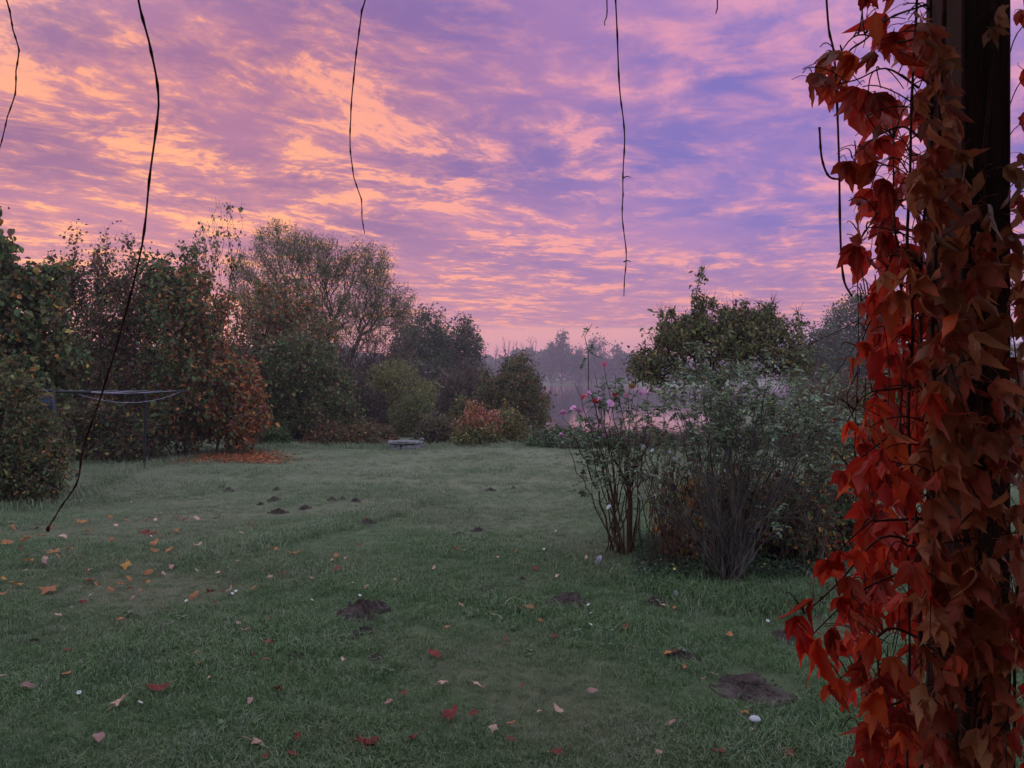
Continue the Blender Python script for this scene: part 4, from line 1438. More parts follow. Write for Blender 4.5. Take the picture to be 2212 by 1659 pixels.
# ------------------------------------------------------------------ clothesline
def build_clothesline():
    Da, Db = 13.2, 16.0
    root = tag(empty('clothesline', base_at(312, Db)), 'dark metal clothesline frame with slack blue cords beside the hedge', 'clothesline')
    b = np.array(root.location)
    zt = 1.62

    def part(name, pts, rad, mat, k=8):
        m = MB()
        add_tube(m, pts, rad, k)
        return obj(name, m.mesh(name, M[mat], True, b), root)
    # right post, slightly bent near its top, and its crossbar
    xb = X(312, Db)
    rp = part('post', spline([(xb, Db, -.1), (xb + .01, Db, .8), (xb + .03, Db, 1.35), (xb - .02, Db, zt)], 14), .030, 'metal', 10)
    e0, e1 = np.array((X(255, Db - .5), Db - .5, zt)), np.array((X(410, Db + .4), Db + .4, zt - .02))
    part('crossbar', [e0, (e0 + e1) / 2, e1], .026, 'metal')
    br = part('brace', spline([(xb + .02, Db, 1.25), (xb - .12, Db - .1, 1.5), (xb - .16, Db - .12, zt - .02)], 8), .014, 'metal')
    br.parent = rp
    # left post with a longer bar, nearly hidden by the bush
    xa = X(118, Da)
    part('post', [(xa, Da, -.1), (xa, Da, .8), (xa, Da, zt + .04)], .030, 'metal', 10)
    f0, f1 = np.array((X(72, Da), Da + .2, zt + .05)), np.array((X(215, Da), Da - .3, zt + .035))
    part('crossbar', [f0, (f0 + f1) / 2, f1], .028, 'metal')
    for i in range(6):
        t = i / 5
        p = f0 * (1 - t) + f1 * t + [0, 0, .03]
        q = e0 * (1 - t) + e1 * t + [0, 0, .03]
        sag = (.03, .05, .04, .06, .05, .19)[i]
        if i == 5:
            p, q = f1 * .75 + f0 * .25 - [0, 0, .03], e1 * .86 + e0 * .14 + [0, 0, .0]
        u = np.linspace(0, 1, 14)[:, None]
        pts = p * (1 - u) + q * u - np.array([0, 0, 1.0]) * sag * 4 * u * (1 - u)
        part('cord', pts, .0045, 'cord', 5)
    # bag of pegs hanging on the left post
    bx = X(86, Da)
    t = tag(empty('peg_bag', (bx, Da + .1, 1.3)), 'blue cloth peg bag hanging under the clothesline bar', 'bag')
    m = MB()
    th = np.linspace(0, 2 * np.pi, 13)[:-1]
    prof = ((.02, .02), (.10, .05), (.15, .13), (.13, .22), (.07, .28))
    V = np.array([[(rr * math.cos(a) * (1 + .12 * math.sin(3 * a)), rr * .7 * math.sin(a), z) for a in th] for rr, z in prof]).reshape(-1, 3)
    k = 12
    F = [(i * k + j, i * k + (j + 1) % k, (i + 1) * k + (j + 1) % k, (i + 1) * k + j) for i in range(len(prof) - 1) for j in range(k)]
    m.add(V, F)
    obj('pouch', m.mesh('pouch', M['bag'], True), t)
    m = MB()
    for s in (-1, 1):
        add_tube(m, spline([(s * .06, 0, .27), (s * .13, 0, .32), (s * .02, 0, .39)], 8), .006, 5)
    obj('strap', m.mesh('strap', M['cord'], True), t)


build_clothesline()


# ------------------------------------------------------------------ stone slab by the hedge
def rough_block(c, s, r, rz=0.0, sub=3, amp=.12):
    """block with chipped faces"""
    import bmesh
    bm = bmesh.new()
    bmesh.ops.create_cube(bm, size=1.0)
    bmesh.ops.subdivide_edges(bm, edges=bm.edges[:], cuts=sub, use_grid_fill=True)
    V = np.array([v.co[:] for v in bm.verts])
    bm.verts.index_update()
    F = np.array([[v.index for v in f.verts] for f in bm.faces])
    bm.free()
    V = V * (1 - .10 * np.sum((np.abs(V) > .49), axis=1, keepdims=True).clip(1, 3) / 3)
    V = (V + r.normal(0, amp * .25, V.shape)) * np.asarray(s)
    cs, sn = math.cos(rz), math.sin(rz)
    V = V @ np.array([[cs, -sn, 0], [sn, cs, 0], [0, 0, 1]]).T + np.asarray(c)
    return V, F


def build_stones():
    r = np.random.default_rng(170)
    g = base_at(877, 20.2)
    t = tag(empty('stone_bench', g), 'low weathered stone slab resting on rough blocks at the hedge', 'stone bench')
    V, F = rough_block((-.02, 0, .21), (.95, .5, .07), r, .05)
    obj('slab', make_mesh('slab', V, [F], [M['stone']]), t)
    for c, s in (((-.27, -.02, .075), (.30, .4, .17)), ((.06, -.04, .07), (.32, .38, .16)), ((.36, -.02, .08), (.26, .4, .18)), ((.42, .05, .27), (.12, .14, .08))):
        V, F = rough_block(c, s, r, r.normal(0, .15))
        obj('block', make_mesh('block', V, [F], [M['stone']]), t)


build_stones()

# ------------------------------------------------------------------ lawn: molehills, leaves, twigs, flowers, grass


def z7l(a, b):      # enlarged view of the left half of the lawn
    return (a / 2.212) / 1.1573, (1200 + b / 2.212) / 1.1573


def z8l(a, b):      # enlarged view of its right half
    return (900 + a / 2.011) / 1.1573, (1200 + b / 2.011) / 1.1573


BARE = []           # (x, y, radius) kept free of grass


def mound(p, w, hgt, r, seg=30):
    rings = 11
    ang = np.arange(seg) * 2 * np.pi / seg
    V = [(0, 0, hgt)]
    lump = 1 + .22 * np.sin(2 * ang + r.random() * 6) + .14 * np.sin(3 * ang + r.random() * 6) + .08 * np.sin(7 * ang)
    for i in range(1, rings + 1):
        f = i / rings
        zz = hgt * (math.cos(f * math.pi) * .5 + .5) - .012 * (f > .95)
        for j in range(seg):
            n = r.normal(0, .13 * hgt + .005)
            V.append((w / 2 * f * lump[j] * math.cos(ang[j]), w / 2 * f * lump[j] * math.sin(ang[j]) * .9, zz + (n if i < rings else -.02)))
    T = [(0, 1 + j, 1 + (j + 1) % seg) for j in range(seg)]
    Q = [(1 + i * seg + j, 1 + (i + 1) * seg + j, 1 + (i + 1) * seg + (j + 1) % seg, 1 + i * seg + (j + 1) % seg) for i in range(rings - 1) for j in range(seg)]
    BARE.append((p[0], p[1], w * .50))
    return np.array(V), np.array(T), np.array(Q)


def build_molehills():
    r = np.random.default_rng(180)
    left = [(1265, 62, 60, 1), (1515, 115, 70, 1), (1535, 180, 78, 1), (1685, 158, 62, 1), (1838, 115, 55, 1), (1895, 110, 40, 1), (1968, 118, 52, 1), (2145, 130, 40, 1), (2035, 235, 60, 1),
            (2010, 742, 260, 1), (2010, 850, 110, .6), (1635, 962, 95, .7), (185, 885, 70, .6), (1825, 950, 52, .6), (2085, 992, 90, .5), (1230, 45, 40, 1), (1440, 135, 36, 1), (1530, 65, 40, 1), (575, 115, 30, 1)]
    right = [(655, 50, 42, 1), (770, 42, 30, 1), (595, 245, 60, 1), (35, 212, 60, 1), (1055, 640, 175, 1), (1610, 900, 150, .5), (2150, 800, 150, .6), (640, 565, 80, .5), (1490, 640, 110, .5), (815, 525, 50, .6), (500, 268, 60, .5)]
    pts = [(*z7l(a, b), s / 2.212 / 1.1573, k) for a, b, s, k in left] + [(*z8l(a, b), s / 2.011 / 1.1573, k) for a, b, s, k in right]
    for i, (xd, yd, w, k) in enumerate(pts):
        g = G(xd, yd)
        wm = w / FD * g[1] * 1.08
        V, T, Q = mound(g, wm * 1.2, wm * .20 * k + .014, r)
        o = obj('molehill', make_mesh('molehill', V, [T, Q], [M['soil']], smooth=False), loc=g)
        if wm > .22 and k == 1 and g[1] < 8:
            tag(o, 'big fresh molehill of crumbly dark soil' if xd < 900 else 'broad dark molehill between the big molehill and the shrub rose', 'molehill')
        elif k < 1:
            sz = 'broad' if wm > .24 else ('palm-sized' if wm > .15 else 'small')
            tag(o, f'{sz} flattened patch of old molehill soil in the near grass', 'molehill', f'{sz} sunken molehills on the lawn')
        else:
            sz = 'knee-wide' if wm > .31 else ('small' if wm > .24 else 'tiny')
            wh = 'between the clothesline and the rose bush' if xd < 860 else 'on the open lawn left of the rose bush'
            wh = wh.replace('left of', 'before')
            tag(o, f'{sz} dark molehill {wh}', 'molehill', f'{sz} molehills {wh}')
    # bare earth patch in front of the shrub rose
    xd, yd = z8l(1965, 1045)
    g = G(xd, yd)
    V, T, Q = mound(g, .62, .022, r, 30)
    V[:, 1] *= .82
    BARE.append((g[0], g[1], .27))
    o = obj('bare_patch', make_mesh('bare_patch', V, [T, Q], [M['soil']]), loc=g)
    tag(o, 'round bare patch of pale earth near the creeper', 'bare patch')


build_molehills()


def fallen_leaf_mesh(name, seed, lobed=True, curl=.5):
    """dry leaf, unit size, lying curled: lobed like a maple or oval like a cherry"""
    r = np.random.default_rng(seed)
    n = 20
    a = np.linspace(0, 2 * np.pi, n, endpoint=False)
    if lobed:
        rad = np.where(np.arange(n) % 4 == 0, 1.0, np.where(np.arange(n) % 4 == 2, .52, .70)) * (.85 + .2 * r.random(n))
        rad *= 1 - .35 * (np.cos(a) < -.8)
        x, y = rad * np.cos(a) * .5, rad * np.sin(a) * .5
    else:
        x, y = .5 * np.cos(a), .27 * np.sin(a) * (1 - .25 * np.cos(a)) * (1 + .06 * r.standard_normal(n))
    m = np.stack([x * .5, y * .5], 1)
    ax = r.random() * 3.1

    def z(x, y):
        t = x * math.cos(ax) + y * math.sin(ax)
        u = -x * math.sin(ax) + y * math.cos(ax)
        return curl * (t * t * 1.6) - curl * .5 * u * u + .05 * np.sin(9 * u) + .06
    V = [(0, 0, float(z(0, 0)))] + [(p[0], p[1], float(z(*p)) + .02 * r.normal()) for p in m] + [(x[i], y[i], float(z(x[i], y[i])) + .03 * r.normal()) for i in range(n)]
    T = [(0, 1 + i, 1 + (i + 1) % n) for i in range(n)]
    Q = [(1 + i, 1 + n + i, 1 + n + (i + 1) % n, 1 + (i + 1) % n) for i in range(n)]
    col = np.zeros((len(V), 3))
    col[0] = 1
    col[1 + n::4] = .8
    mb = MB()
    V = np.array(V)
    mb.add(V, T, col)
    mb.F.setdefault(4, []).append(np.array(Q))
    # stalk
    V2, F2, _ = tube([(-.2, 0, .05), (-.45, .03, .08), (-.68, .1, .05)], .018, 4, False)
    mb.add(V2, F2, (1, 1, 1))
    return mb.mesh(name, M['dry_leaf'], True)


MAPLE = [fallen_leaf_mesh('maple_leaf', 200 + i, True, (.2, .45, -.4, .7)[i]) for i in range(4)]
OVAL = [fallen_leaf_mesh('oval_leaf', 210 + i, False, (.35, .7, -.5)[i]) for i in range(3)]


def build_fallen():
    r = np.random.default_rng(190)
    OT, TN, RD, PU, YL = (.42, .18, .085), (.56, .36, .29), (.20, .04, .035), (.38, .22, .21), (.50, .25, .075)
    NAME = {OT: 'orange-brown', TN: 'pale pinkish tan', RD: 'dark red', PU: 'dull mauve-brown', YL: 'bright yellow-orange'}
    L7 = [(665, 1248, 110, TN), (540, 1465 - 10, 85, PU), (155, 1155, 60, PU), (375, 955, 50, RD), (370, 1090, 65, OT), (880, 1170, 90, RD), (1540, 1172, 62, RD), (1255, 630, 55, PU), (1355, 840, 48, TN), (1420, 1480, 100, TN),
          (2020, 1487, 110, RD), (1385, 1230, 45, PU), (1475, 1560, 55, RD), (1645, 1440, 45, RD), (1615, 1550, 60, RD), (2150, 1258, 45, PU), (1095, 1015, 32, YL), (1190, 692, 36, PU), (1320, 795, 40, TN), (1500, 780, 40, OT),
          (1490, 908, 55, RD), (1155, 1100, 30, TN), (1900, 1018, 35, TN), (320, 765, 35, TN), (660, 785, 50, OT), (740, 655, 35, PU), (1075, 645, 50, OT), (1165, 630, 55, RD), (1395, 620, 35, OT), (715, 615, 30, OT), (610, 625, 50, OT),
          (535, 605, 35, OT), (495, 575, 60, OT), (665, 595, 45, OT), (805, 578, 38, OT), (270, 628, 100, OT), (90, 602, 75, YL), (25, 655, 45, OT), (20, 575, 28, YL), (140, 538, 30, TN), (175, 535, 25, TN), (240, 500, 45, PU), (155, 488, 60, YL),
          (290, 440, 95, OT), (385, 425, 32, OT), (440, 455, 40, OT), (695, 495, 65, YL), (820, 530, 45, OT), (985, 530, 26, TN), (1092, 525, 26, TN), (1315, 478, 35, TN), (1495, 560, 36, TN), (1557, 548, 34, RD), (1630, 425, 50, OT), (1525, 408, 35, OT), (1485, 398, 25, OT),
          (1340, 352, 25, OT), (940, 415, 55, OT), (855, 375, 55, OT), (615, 368, 36, OT), (970, 312, 50, OT), (850, 330, 60, RD), (800, 320, 45, RD), (490, 315, 50, OT), (450, 262, 65, OT), (607, 225, 32, OT), (695, 250, 40, OT), (860, 245, 28, TN),
          (350, 350, 55, TN), (235, 350, 45, OT), (145, 370, 70, OT), (40, 388, 50, OT), (65, 290, 38, OT), (75, 310, 30, OT), (300, 292, 32, OT), (205, 305, 28, RD), (60, 260, 30, TN), (640, 275, 30, TN), (1390, 255, 30, OT), (1412, 275, 26, OT), (500, 520, 28, TN),
          (950, 495, 40, PU), (1455, 525, 28, PU), (2182, 578, 26, TN), (1950, 595, 24, TN), (2025, 622, 30, TN), (1835, 462, 22, TN), (1860, 515, 50, RD), (20, 1092, 30, TN), (1090, 958, 26, TN), (1400, 970, 36, RD), (1475, 1000, 30, OT), (710, 565, 40, OT), (780, 620, 26, OT), (460, 690, 30, RD)]
    L8 = [(370, 912, 75, RD), (508, 660, 34, TN), (437, 770, 30, OT), (737, 840, 45, RD), (977, 815, 36, RD), (1340, 780, 48, RD), (1560, 908, 52, YL), (905, 742, 32, OT), (852, 675, 40, OT), (800, 682, 34, OT), (650, 695, 30, OT), (370, 467, 24, TN), (170, 525, 22, TN),
          (30, 565, 28, TN), (485, 368, 45, RD), (520, 380, 22, TN), (415, 1062, 65, TN), (600, 1075, 52, TN), (145, 1145, 36, PU), (215, 1110, 55, RD), (455, 1215, 95, RD), (572, 1220, 45, RD), (670, 1290, 50, TN), (762, 1278, 62, OT), (990, 1195, 50, TN), (897, 1205, 22, TN),
          (1170, 1095, 45, PU), (1775, 1005, 45, TN), (1730, 1030, 28, PU), (1635, 978, 34, OT), (1860, 825, 40, OT), (1935, 1190, 48, YL), (1968, 1282, 34, TN), (1570, 1245, 40, PU), (40, 1352, 80, RD), (265, 1335, 60, RD), (750, 1345, 40, RD), (1500, 1410, 50, TN), (985, 1420, 60, RD),
          (1800, 1400, 55, RD), (2160, 1400, 60, RD), (1525, 680, 40, TN), (1580, 685, 24, OT), (2130, 660, 22, OT), (785, 385, 24, OT), (880, 485, 40, RD), (790, 465, 26, OT), (990, 525, 26, TN), (940, 325, 26, RD), (690, 422, 20, TN), (1135, 430, 28, TN), (812, 1078, 30, RD)]
    spots = [(*z7l(a, b), s / 2.212 / 1.1573, c) for a, b, s, c in L7] + [(*z8l(a, b), s / 2.011 / 1.1573, c) for a, b, s, c in L8]
    for _ in range(26):     # specks further out on the lawn
        spots.append((r.uniform(0, 800), r.uniform(1120, 1260), r.uniform(9, 16), (OT, TN, RD)[r.integers(3)]))
    for i, (xd, yd, s, c) in enumerate(spots):
        g = G(xd, yd)
        size = np.clip(s / FD * g[1] * 1.25, .04, .20)
        lob = s * g[1] > 190 or i % 3 == 0
        vi = int(r.integers(4 if lob else 3))
        me = (MAPLE if lob else OVAL)[vi]
        form = (('flat', 'cupped', 'arched', 'rolled') if lob else ('cupped', 'rolled', 'arched'))[vi]
        big = 'large' if size > .125 else ('mid-sized' if size > .085 else 'small')
        near = 'close to the terrace' if g[1] < 5.2 else ('among the molehills' if g[0] > -1.5 else 'in the scatter below the hedge')
        col = np.array(c) * r.uniform(.8, 1.15)
        o = obj('fallen_leaf', me, loc=g + [0, 0, .036 + .012 * r.random()], color=col)
        o.scale = (size, size, size * r.uniform(.7, 1.2))
        o.rotation_euler = (r.normal(0, .3), r.normal(0, .3), r.random() * 6.28)
        tag(o, f"{big} {form} {NAME[c]} {'lobed' if lob else 'oval'} leaf on the grass {near}", 'leaf', f"{big} {form} {NAME[c]} {'lobed' if lob else 'oval'} leaves {near}")
    # drift of copper leaves under the copper hazel
    n = 2600
    a = r.normal(505, 48, n)
    D = np.clip(18.0 + r.normal(0, .6, n) - .9 * ((a - 505) / 90) ** 2 * .3, 16.8, 19.4)
    x = X(a, D)
    c = np.stack([x, D, height(x, D) + r.random(n) * .05 + .015], 1)
    V, F, cc = six_leaves(c, norm(r.standard_normal((n, 3)) * [1, 1, .25]), norm(r.standard_normal((n, 3)) * .5 + [0, 0, 1]), r.uniform(.05, .10, n), r.uniform(.03, .06, n), palette([OR, RU, (.20, .05, .03), (.30, .12, .05)])(c, r))
    o = obj('leaf_drift', make_mesh('leaf_drift', V, [F], [M['leaf']], col=cc), kind='stuff')
    tag(o, 'drift of copper red leaves under the copper hazel', 'leaf litter')
    # pale bent stems lying in the grass
    for pts, lb in (([(722, 668), (745, 645), (775, 632), (800, 630)], 'pale arched dry stem near the broad molehill'), ([(665, 700), (680, 716), (700, 718), (720, 725)], 'pale bent dry stem beside an orange leaf')):
        w = [G(*z8l(a, b)) + [0, 0, .035 + .02 * math.sin(i * 1.1)] for i, (a, b) in enumerate(pts)]
        m = MB()
        add_tube(m, spline(w, 14), np.linspace(.0045, .002, 14), 5)
        o = obj('dry_stem', m.mesh('dry_stem', M['pale_twig'], True, w[0]), loc=w[0])
        tag(o, lb, 'twig')
    w = [G(*z7l(a, b)) + [0, 0, z] for a, b, z in ((848, 765, .05), (870, 790, .04), (905, 798, .03), (940, 792, .035), (970, 782, .05))]
    sp = spline(w, 14)
    m = MB()
    wd = .018 * np.sin(np.linspace(.2, 3.0, 14))
    V = np.concatenate([sp + np.array([0, 0, 1]) * wd[:, None] * .7, sp + np.array([0, 1, -.3]) * wd[:, None]])
    m.add(V, [(i, i + 1, 15 + i, 14 + i) for i in range(13)], (.5, .5, .5))
    o = obj('curled_strip', m.mesh('curled_strip', M['dry_leaf'], True, w[0]), loc=w[0], color=(.45, .42, .40))
    tag(o, 'pale curled strip of dry leaf lying on the grass', 'leaf')
    # fallen white rose heads and a mushroom
    for a, b, s, lb in ((1205, 425, 34, 'fallen lilac-white rose head at the foot of the rose bush'), (1190, 445, 22, 'smaller fallen white rose head next to the lilac one'), (1590, 612, 26, 'white fallen bloom in front of the shrub rose')):
        g = G(*z8l(a, b))
        o = obj('fallen_bloom', ROSE[0], loc=g + [0, 0, .04], color=(.62, .55, .72))
        k = s / 2.011 / 1.1573 / FD * g[1] * 1.2
        o.scale = (k, k, k)
        o.rotation_euler = (1.0, .3, a)
        tag(o, lb, 'flower')
    g = G(*z8l(1985, 1240))
    g = g + [0, 0, -.045]
    t = tag(empty('mushroom', g), 'white mushroom beside a yellow leaf near the bare patch', 'mushroom')
    m = MB()
    add_tube(m, spline([(0, 0, -.01), (.005, 0, .06), (0, 0, .105)], 6), .007, 7)
    obj('stem', m.mesh('stem', M['white'], True), t)
    m = MB()
    k = 14
    prof = ((.002, .118), (.014, .116), (.026, .109), (.032, .100), (.030, .096), (.008, .100))
    V = np.array([[(rr * (1 + .06 * math.sin(3 * j)) * math.cos(j * 2 * math.pi / k), rr * math.sin(j * 2 * math.pi / k), z) for j in range(k)] for rr, z in prof]).reshape(-1, 3)
    m.add(V, [(i * k + (j + 1) % k, i * k + j, (i + 1) * k + j, (i + 1) * k + (j + 1) % k) for i in range(len(prof) - 1) for j in range(k)])
    obj('cap', m.mesh('cap', M['white'], True), t)
    # daisies
    me = anem_mesh()
    for i, (f, a, b) in enumerate([(z7l, *q) for q in ((1305, 638), (1285, 650), (775, 1265), (445, 622), (395, 730), (500, 662), (1030, 683), (1990, 678), (1725, 700), (1750, 745), (890, 212), (1048, 325), (727, 135), (437, 1210), (835, 345))] +
                                 [(z8l, *q) for q in ((1618, 768), (1268, 803), (1160, 722), (1148, 682), (2050, 752), (1160, 775), (955, 470), (875, 470), (780, 352), (985, 275), (925, 376))]):
        g = G(*f(a, b))
        t = tag(empty('daisy', g), 'tiny white daisy in the grass', 'flower', 'daisies in the grass')
        m = MB()
        add_tube(m, [(0, 0, -.005), (.003, 0, .03), (0, 0, .055)], .0015, 4)
        obj('stalk', m.mesh('stalk', M['stem'], True), t)
        o = obj('bloom', me, t, (0, 0, .055), color=(.75, .74, .72))
        o.scale = (.030,) * 3
        o.rotation_euler = (.5, 0, i)
    # yellow hawkbit along the rose bed
    for i, (a, b) in enumerate(((1580, 555), (1575, 530), (1588, 545), (2020, 545), (2058, 552), (2035, 530))):
        g = G(*z8l(a, b))
        t = tag(empty('hawkbit', g), 'tiny yellow flower on a thin stalk at the edge of the rose bed', 'flower', 'yellow flowers along the rose bed')
        m = MB()
        add_tube(m, [(0, 0, -.005), (.01, 0, .09), (0, 0, .17)], .0016, 4)
        obj('stalk', m.mesh('stalk', M['stem'], True), t)
        o = obj('bloom', me, t, (0, 0, .17), color=(.80, .70, .22))
        o.scale = (.026,) * 3
        o.rotation_euler = (.7, 0, i)


build_fallen()


def build_weeds():
    """rosettes of broad leaves in the lawn"""
    r = np.random.default_rng(230)
    spots = [(z7l, 780, 740), (z7l, 860, 725), (z7l, 930, 745), (z7l, 980, 725), (z7l, 720, 735), (z7l, 1010, 745), (z7l, 1930, 880), (z7l, 1990, 870), (z7l, 2050, 860), (z7l, 20, 990), (z7l, 740, 945), (z7l, 1400, 1340), (z7l, 1210, 1360), (z7l, 2150, 1080),
             (z8l, 1220, 760), (z8l, 1240, 770), (z8l, 1610, 885), (z8l, 1660, 890), (z8l, 760, 760), (z8l, 1080, 780), (z8l, 1090, 640), (z8l, 830, 640), (z8l, 1500, 645), (z8l, 560, 700), (z8l, 110, 980), (z8l, 1230, 850), (z8l, 860, 880)]
    for f, a, b in spots:
        g = G(*f(a, b))
        n = int(r.integers(8, 15))
        c = np.tile(np.array([[0, 0, .015]]), (n, 1)) + r.normal(0, .012, (n, 3)) * [1, 1, .3]
        th = r.random(n) * 6.28
        d = norm(np.stack([np.cos(th), np.sin(th), r.uniform(.15, .8, n)], 1))
        L = r.uniform(.03, .065, n)
        V, F, cc = six_leaves(c, d, norm(r.normal(0, .2, (n, 3)) + [0, 0, 1]), L, L * .42, palette([GG, (.07, .11, .05), (.10, .14, .08)])(c, r), curl=.35)
        o = obj('weed', make_mesh('weed', V, [F], [M['leaf']], col=cc), loc=g)
        tag(o, 'small rosette of broad weed leaves in the lawn', 'weed', 'weed rosettes in the lawn')


build_weeds()


def build_grass():
    r = np.random.default_rng(240)
    VV, FF, CC, var = [], [], [], []
    off = 0
    NV = 7
    base_cols = np.array([(.085, .172, .056), (.115, .205, .076), (.060, .135, .044), (.17, .23, .115), (.20, .20, .11)])
    for v in range(NV):
        nb = 22
        rad = .07 if v < 4 else .09
        for _ in range(nb):
            b = np.array((*(r.normal(0, rad * .55, 2)), -.006))
            a = r.random() * 6.28
            h = r.uniform(.022, .055) * (1.0 if v < 5 else 1.5)
            ln = r.uniform(.2, 1.1) * h
            dv = np.array((math.cos(a), math.sin(a), 0))
            sd = np.array((-math.sin(a), math.cos(a), 0)) * r.uniform(.0012, .0026)
            p0, p1, p2 = b, b + dv * ln * .3 + [0, 0, h * .65], b + dv * ln + [0, 0, h * (1.0 if ln < h * .8 else .8)]
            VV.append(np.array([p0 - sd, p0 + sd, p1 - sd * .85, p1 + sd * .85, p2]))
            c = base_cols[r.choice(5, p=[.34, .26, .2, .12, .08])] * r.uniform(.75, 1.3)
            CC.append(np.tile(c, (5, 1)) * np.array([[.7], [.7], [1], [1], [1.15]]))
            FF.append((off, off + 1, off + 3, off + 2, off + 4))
            var += [v] * 5
            off += 5
    nclump = off
    # where tufts stand
    pts, scl = [], []

    def area(y0, y1, dens, s0, s1):
        half = lambda y: .86 * y + .9
        n = int(dens * (y1 - y0) * (half(y0) + half(y1)))
        y = r.uniform(y0, y1, n)
        x = r.uniform(-1, 1, n) * half(y1)
        m = np.abs(x) < half(y)
        x, y = x[m], y[m]
        lush = .5 + .5 * np.sin(x * 1.3 + 2 * np.sin(y * .9)) * np.sin(y * 1.7 + 1.4 * np.sin(x * .8))
        pts.append(np.stack([x, y, height(x, y)], 1))
        scl.append(r.uniform(s0, s1, len(x)) * (.42 + .72 * lush))
    area(3.0, 5.5, 620, .8, 1.5)
    area(5.5, 8.5, 380, .9, 1.5)
    area(8.5, 13, 170, 1.0, 1.6)
    area(13, 22.5, 70, 1.2, 1.9)
    # longer grass at the edges of the beds and along the old track
    e = 1500
    x = r.uniform(1.1, 4.6, e)
    y = 6.75 + .35 * np.sin(x * 2.2) + r.normal(0, .22, e)
    pts.append(np.stack([x, y, height(x, y)], 1))
    scl.append(r.uniform(1.2, 2.2, e))
    t = r.random(900)
    g0, g1 = G(420, 1215), G(960, 1068)
    q = g0 * (1 - t[:, None]) + g1 * t[:, None] + np.stack([r.normal(0, .16, 900), r.normal(0, .16, 900), np.zeros(900)], 1)
    q[:, 2] = height(q[:, 0], q[:, 1])
    pts.append(q)
    scl.append(r.uniform(1.3, 2.0, 900))
    e = 700
    a = r.uniform(-60, 1260, e)
    y = np.interp(a, [-60, 170, 330, 600, 900, 1260], [11.0, 12.0, 17.0, 20.3, 21.0, 21.6]) + r.normal(0, .35, e)
    x = X(a, y)
    pts.append(np.stack([x, y, height(x, y)], 1))
    scl.append(r.uniform(1.8, 3.4, e))
    Pp = np.concatenate(pts)
    S = np.concatenate(scl)
    keep = np.ones(len(Pp), bool)
    for (bx, by, br) in BARE:
        keep &= ((Pp[:, 0] - bx) ** 2 + ((Pp[:, 1] - by) / .85) ** 2) > br * br * r.uniform(.6, 1.25, len(Pp))
    Pp, S = Pp[keep], S[keep]
    n = len(Pp)
    V = np.concatenate([np.concatenate(VV), Pp])
    col = np.concatenate([np.concatenate(CC), np.zeros((n, 3))])
    FF = np.array(FF)
    tri = FF[:, [2, 3, 4]]
    quad = FF[:, :4]
    is_pt = np.concatenate([np.zeros(nclump), np.ones(n)]).astype(np.float32)
    varr = np.concatenate([np.array(var), r.integers(0, NV, n)]).astype(np.int32)
    rot = np.zeros((nclump + n, 3), np.float32)
    rot[nclump:, 2] = r.random(n) * 6.28
    rot[nclump:, 0] = r.normal(0, .12, n)
    rot[nclump:, 1] = r.normal(0, .12, n)
    sc_ = np.concatenate([np.ones(nclump), S]).astype(np.float32)
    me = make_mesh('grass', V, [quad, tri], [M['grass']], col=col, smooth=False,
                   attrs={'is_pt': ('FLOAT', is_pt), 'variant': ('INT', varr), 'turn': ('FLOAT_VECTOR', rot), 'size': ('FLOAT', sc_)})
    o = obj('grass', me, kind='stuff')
    tag(o, 'short dewy lawn grass with uneven tufts', 'grass')
    ng = bpy.data.node_groups.new('grass_tufts', 'GeometryNodeTree')
    ng.interface.new_socket('Geometry', in_out='INPUT', socket_type='NodeSocketGeometry')
    ng.interface.new_socket('Geometry', in_out='OUTPUT', socket_type='NodeSocketGeometry')
    N, Lk = ng.nodes, ng.links
    gi, go = N.new('NodeGroupInput'), N.new('NodeGroupOutput')

    def attr(name, ty):
        a = N.new('GeometryNodeInputNamedAttribute')
        a.data_type = ty
        a.inputs['Name'].default_value = name
        return a.outputs['Attribute']
    sp = N.new('GeometryNodeSeparateGeometry')
    sp.domain = 'POINT'
    cmp_ = N.new('FunctionNodeCompare')
    cmp_.data_type = 'FLOAT'
    cmp_.operation = 'GREATER_THAN'
    cmp_.inputs[1].default_value = .5
    Lk.new(attr('is_pt', 'FLOAT'), cmp_.inputs[0])
    Lk.new(gi.outputs[0], sp.inputs['Geometry'])
    Lk.new(cmp_.outputs[0], sp.inputs['Selection'])
    jn = N.new('GeometryNodeJoinGeometry')
    va = attr('variant', 'INT')
    insts = []
    for v in range(NV):
        s2 = N.new('GeometryNodeSeparateGeometry')
        s2.domain = 'POINT'
        c2 = N.new('FunctionNodeCompare')
        c2.data_type = 'INT'
        c2.operation = 'EQUAL'
        Lk.new(va, c2.inputs[2])
        c2.inputs[3].default_value = v
        Lk.new(sp.outputs['Inverted'], s2.inputs['Geometry'])
        Lk.new(c2.outputs[0], s2.inputs['Selection'])
        g2 = N.new('GeometryNodeGeometryToInstance')
        Lk.new(s2.outputs['Selection'], g2.inputs[0])
        insts.append(g2)
    for g2 in insts[::-1]:
        Lk.new(g2.outputs[0], jn.inputs[0])
    ip = N.new('GeometryNodeInstanceOnPoints')
    Lk.new(sp.outputs['Selection'], ip.inputs['Points'])
    Lk.new(jn.outputs[0], ip.inputs['Instance'])
    ip.inputs['Pick Instance'].default_value = True
    Lk.new(va, ip.inputs['Instance Index'])
    Lk.new(attr('turn', 'FLOAT_VECTOR'), ip.inputs['Rotation'])
    Lk.new(attr('size', 'FLOAT'), ip.inputs['Scale'])
    Lk.new(ip.outputs[0], go.inputs[0])
    md = o.modifiers.new('tufts', 'NODES')
    md.node_group = ng


build_grass()


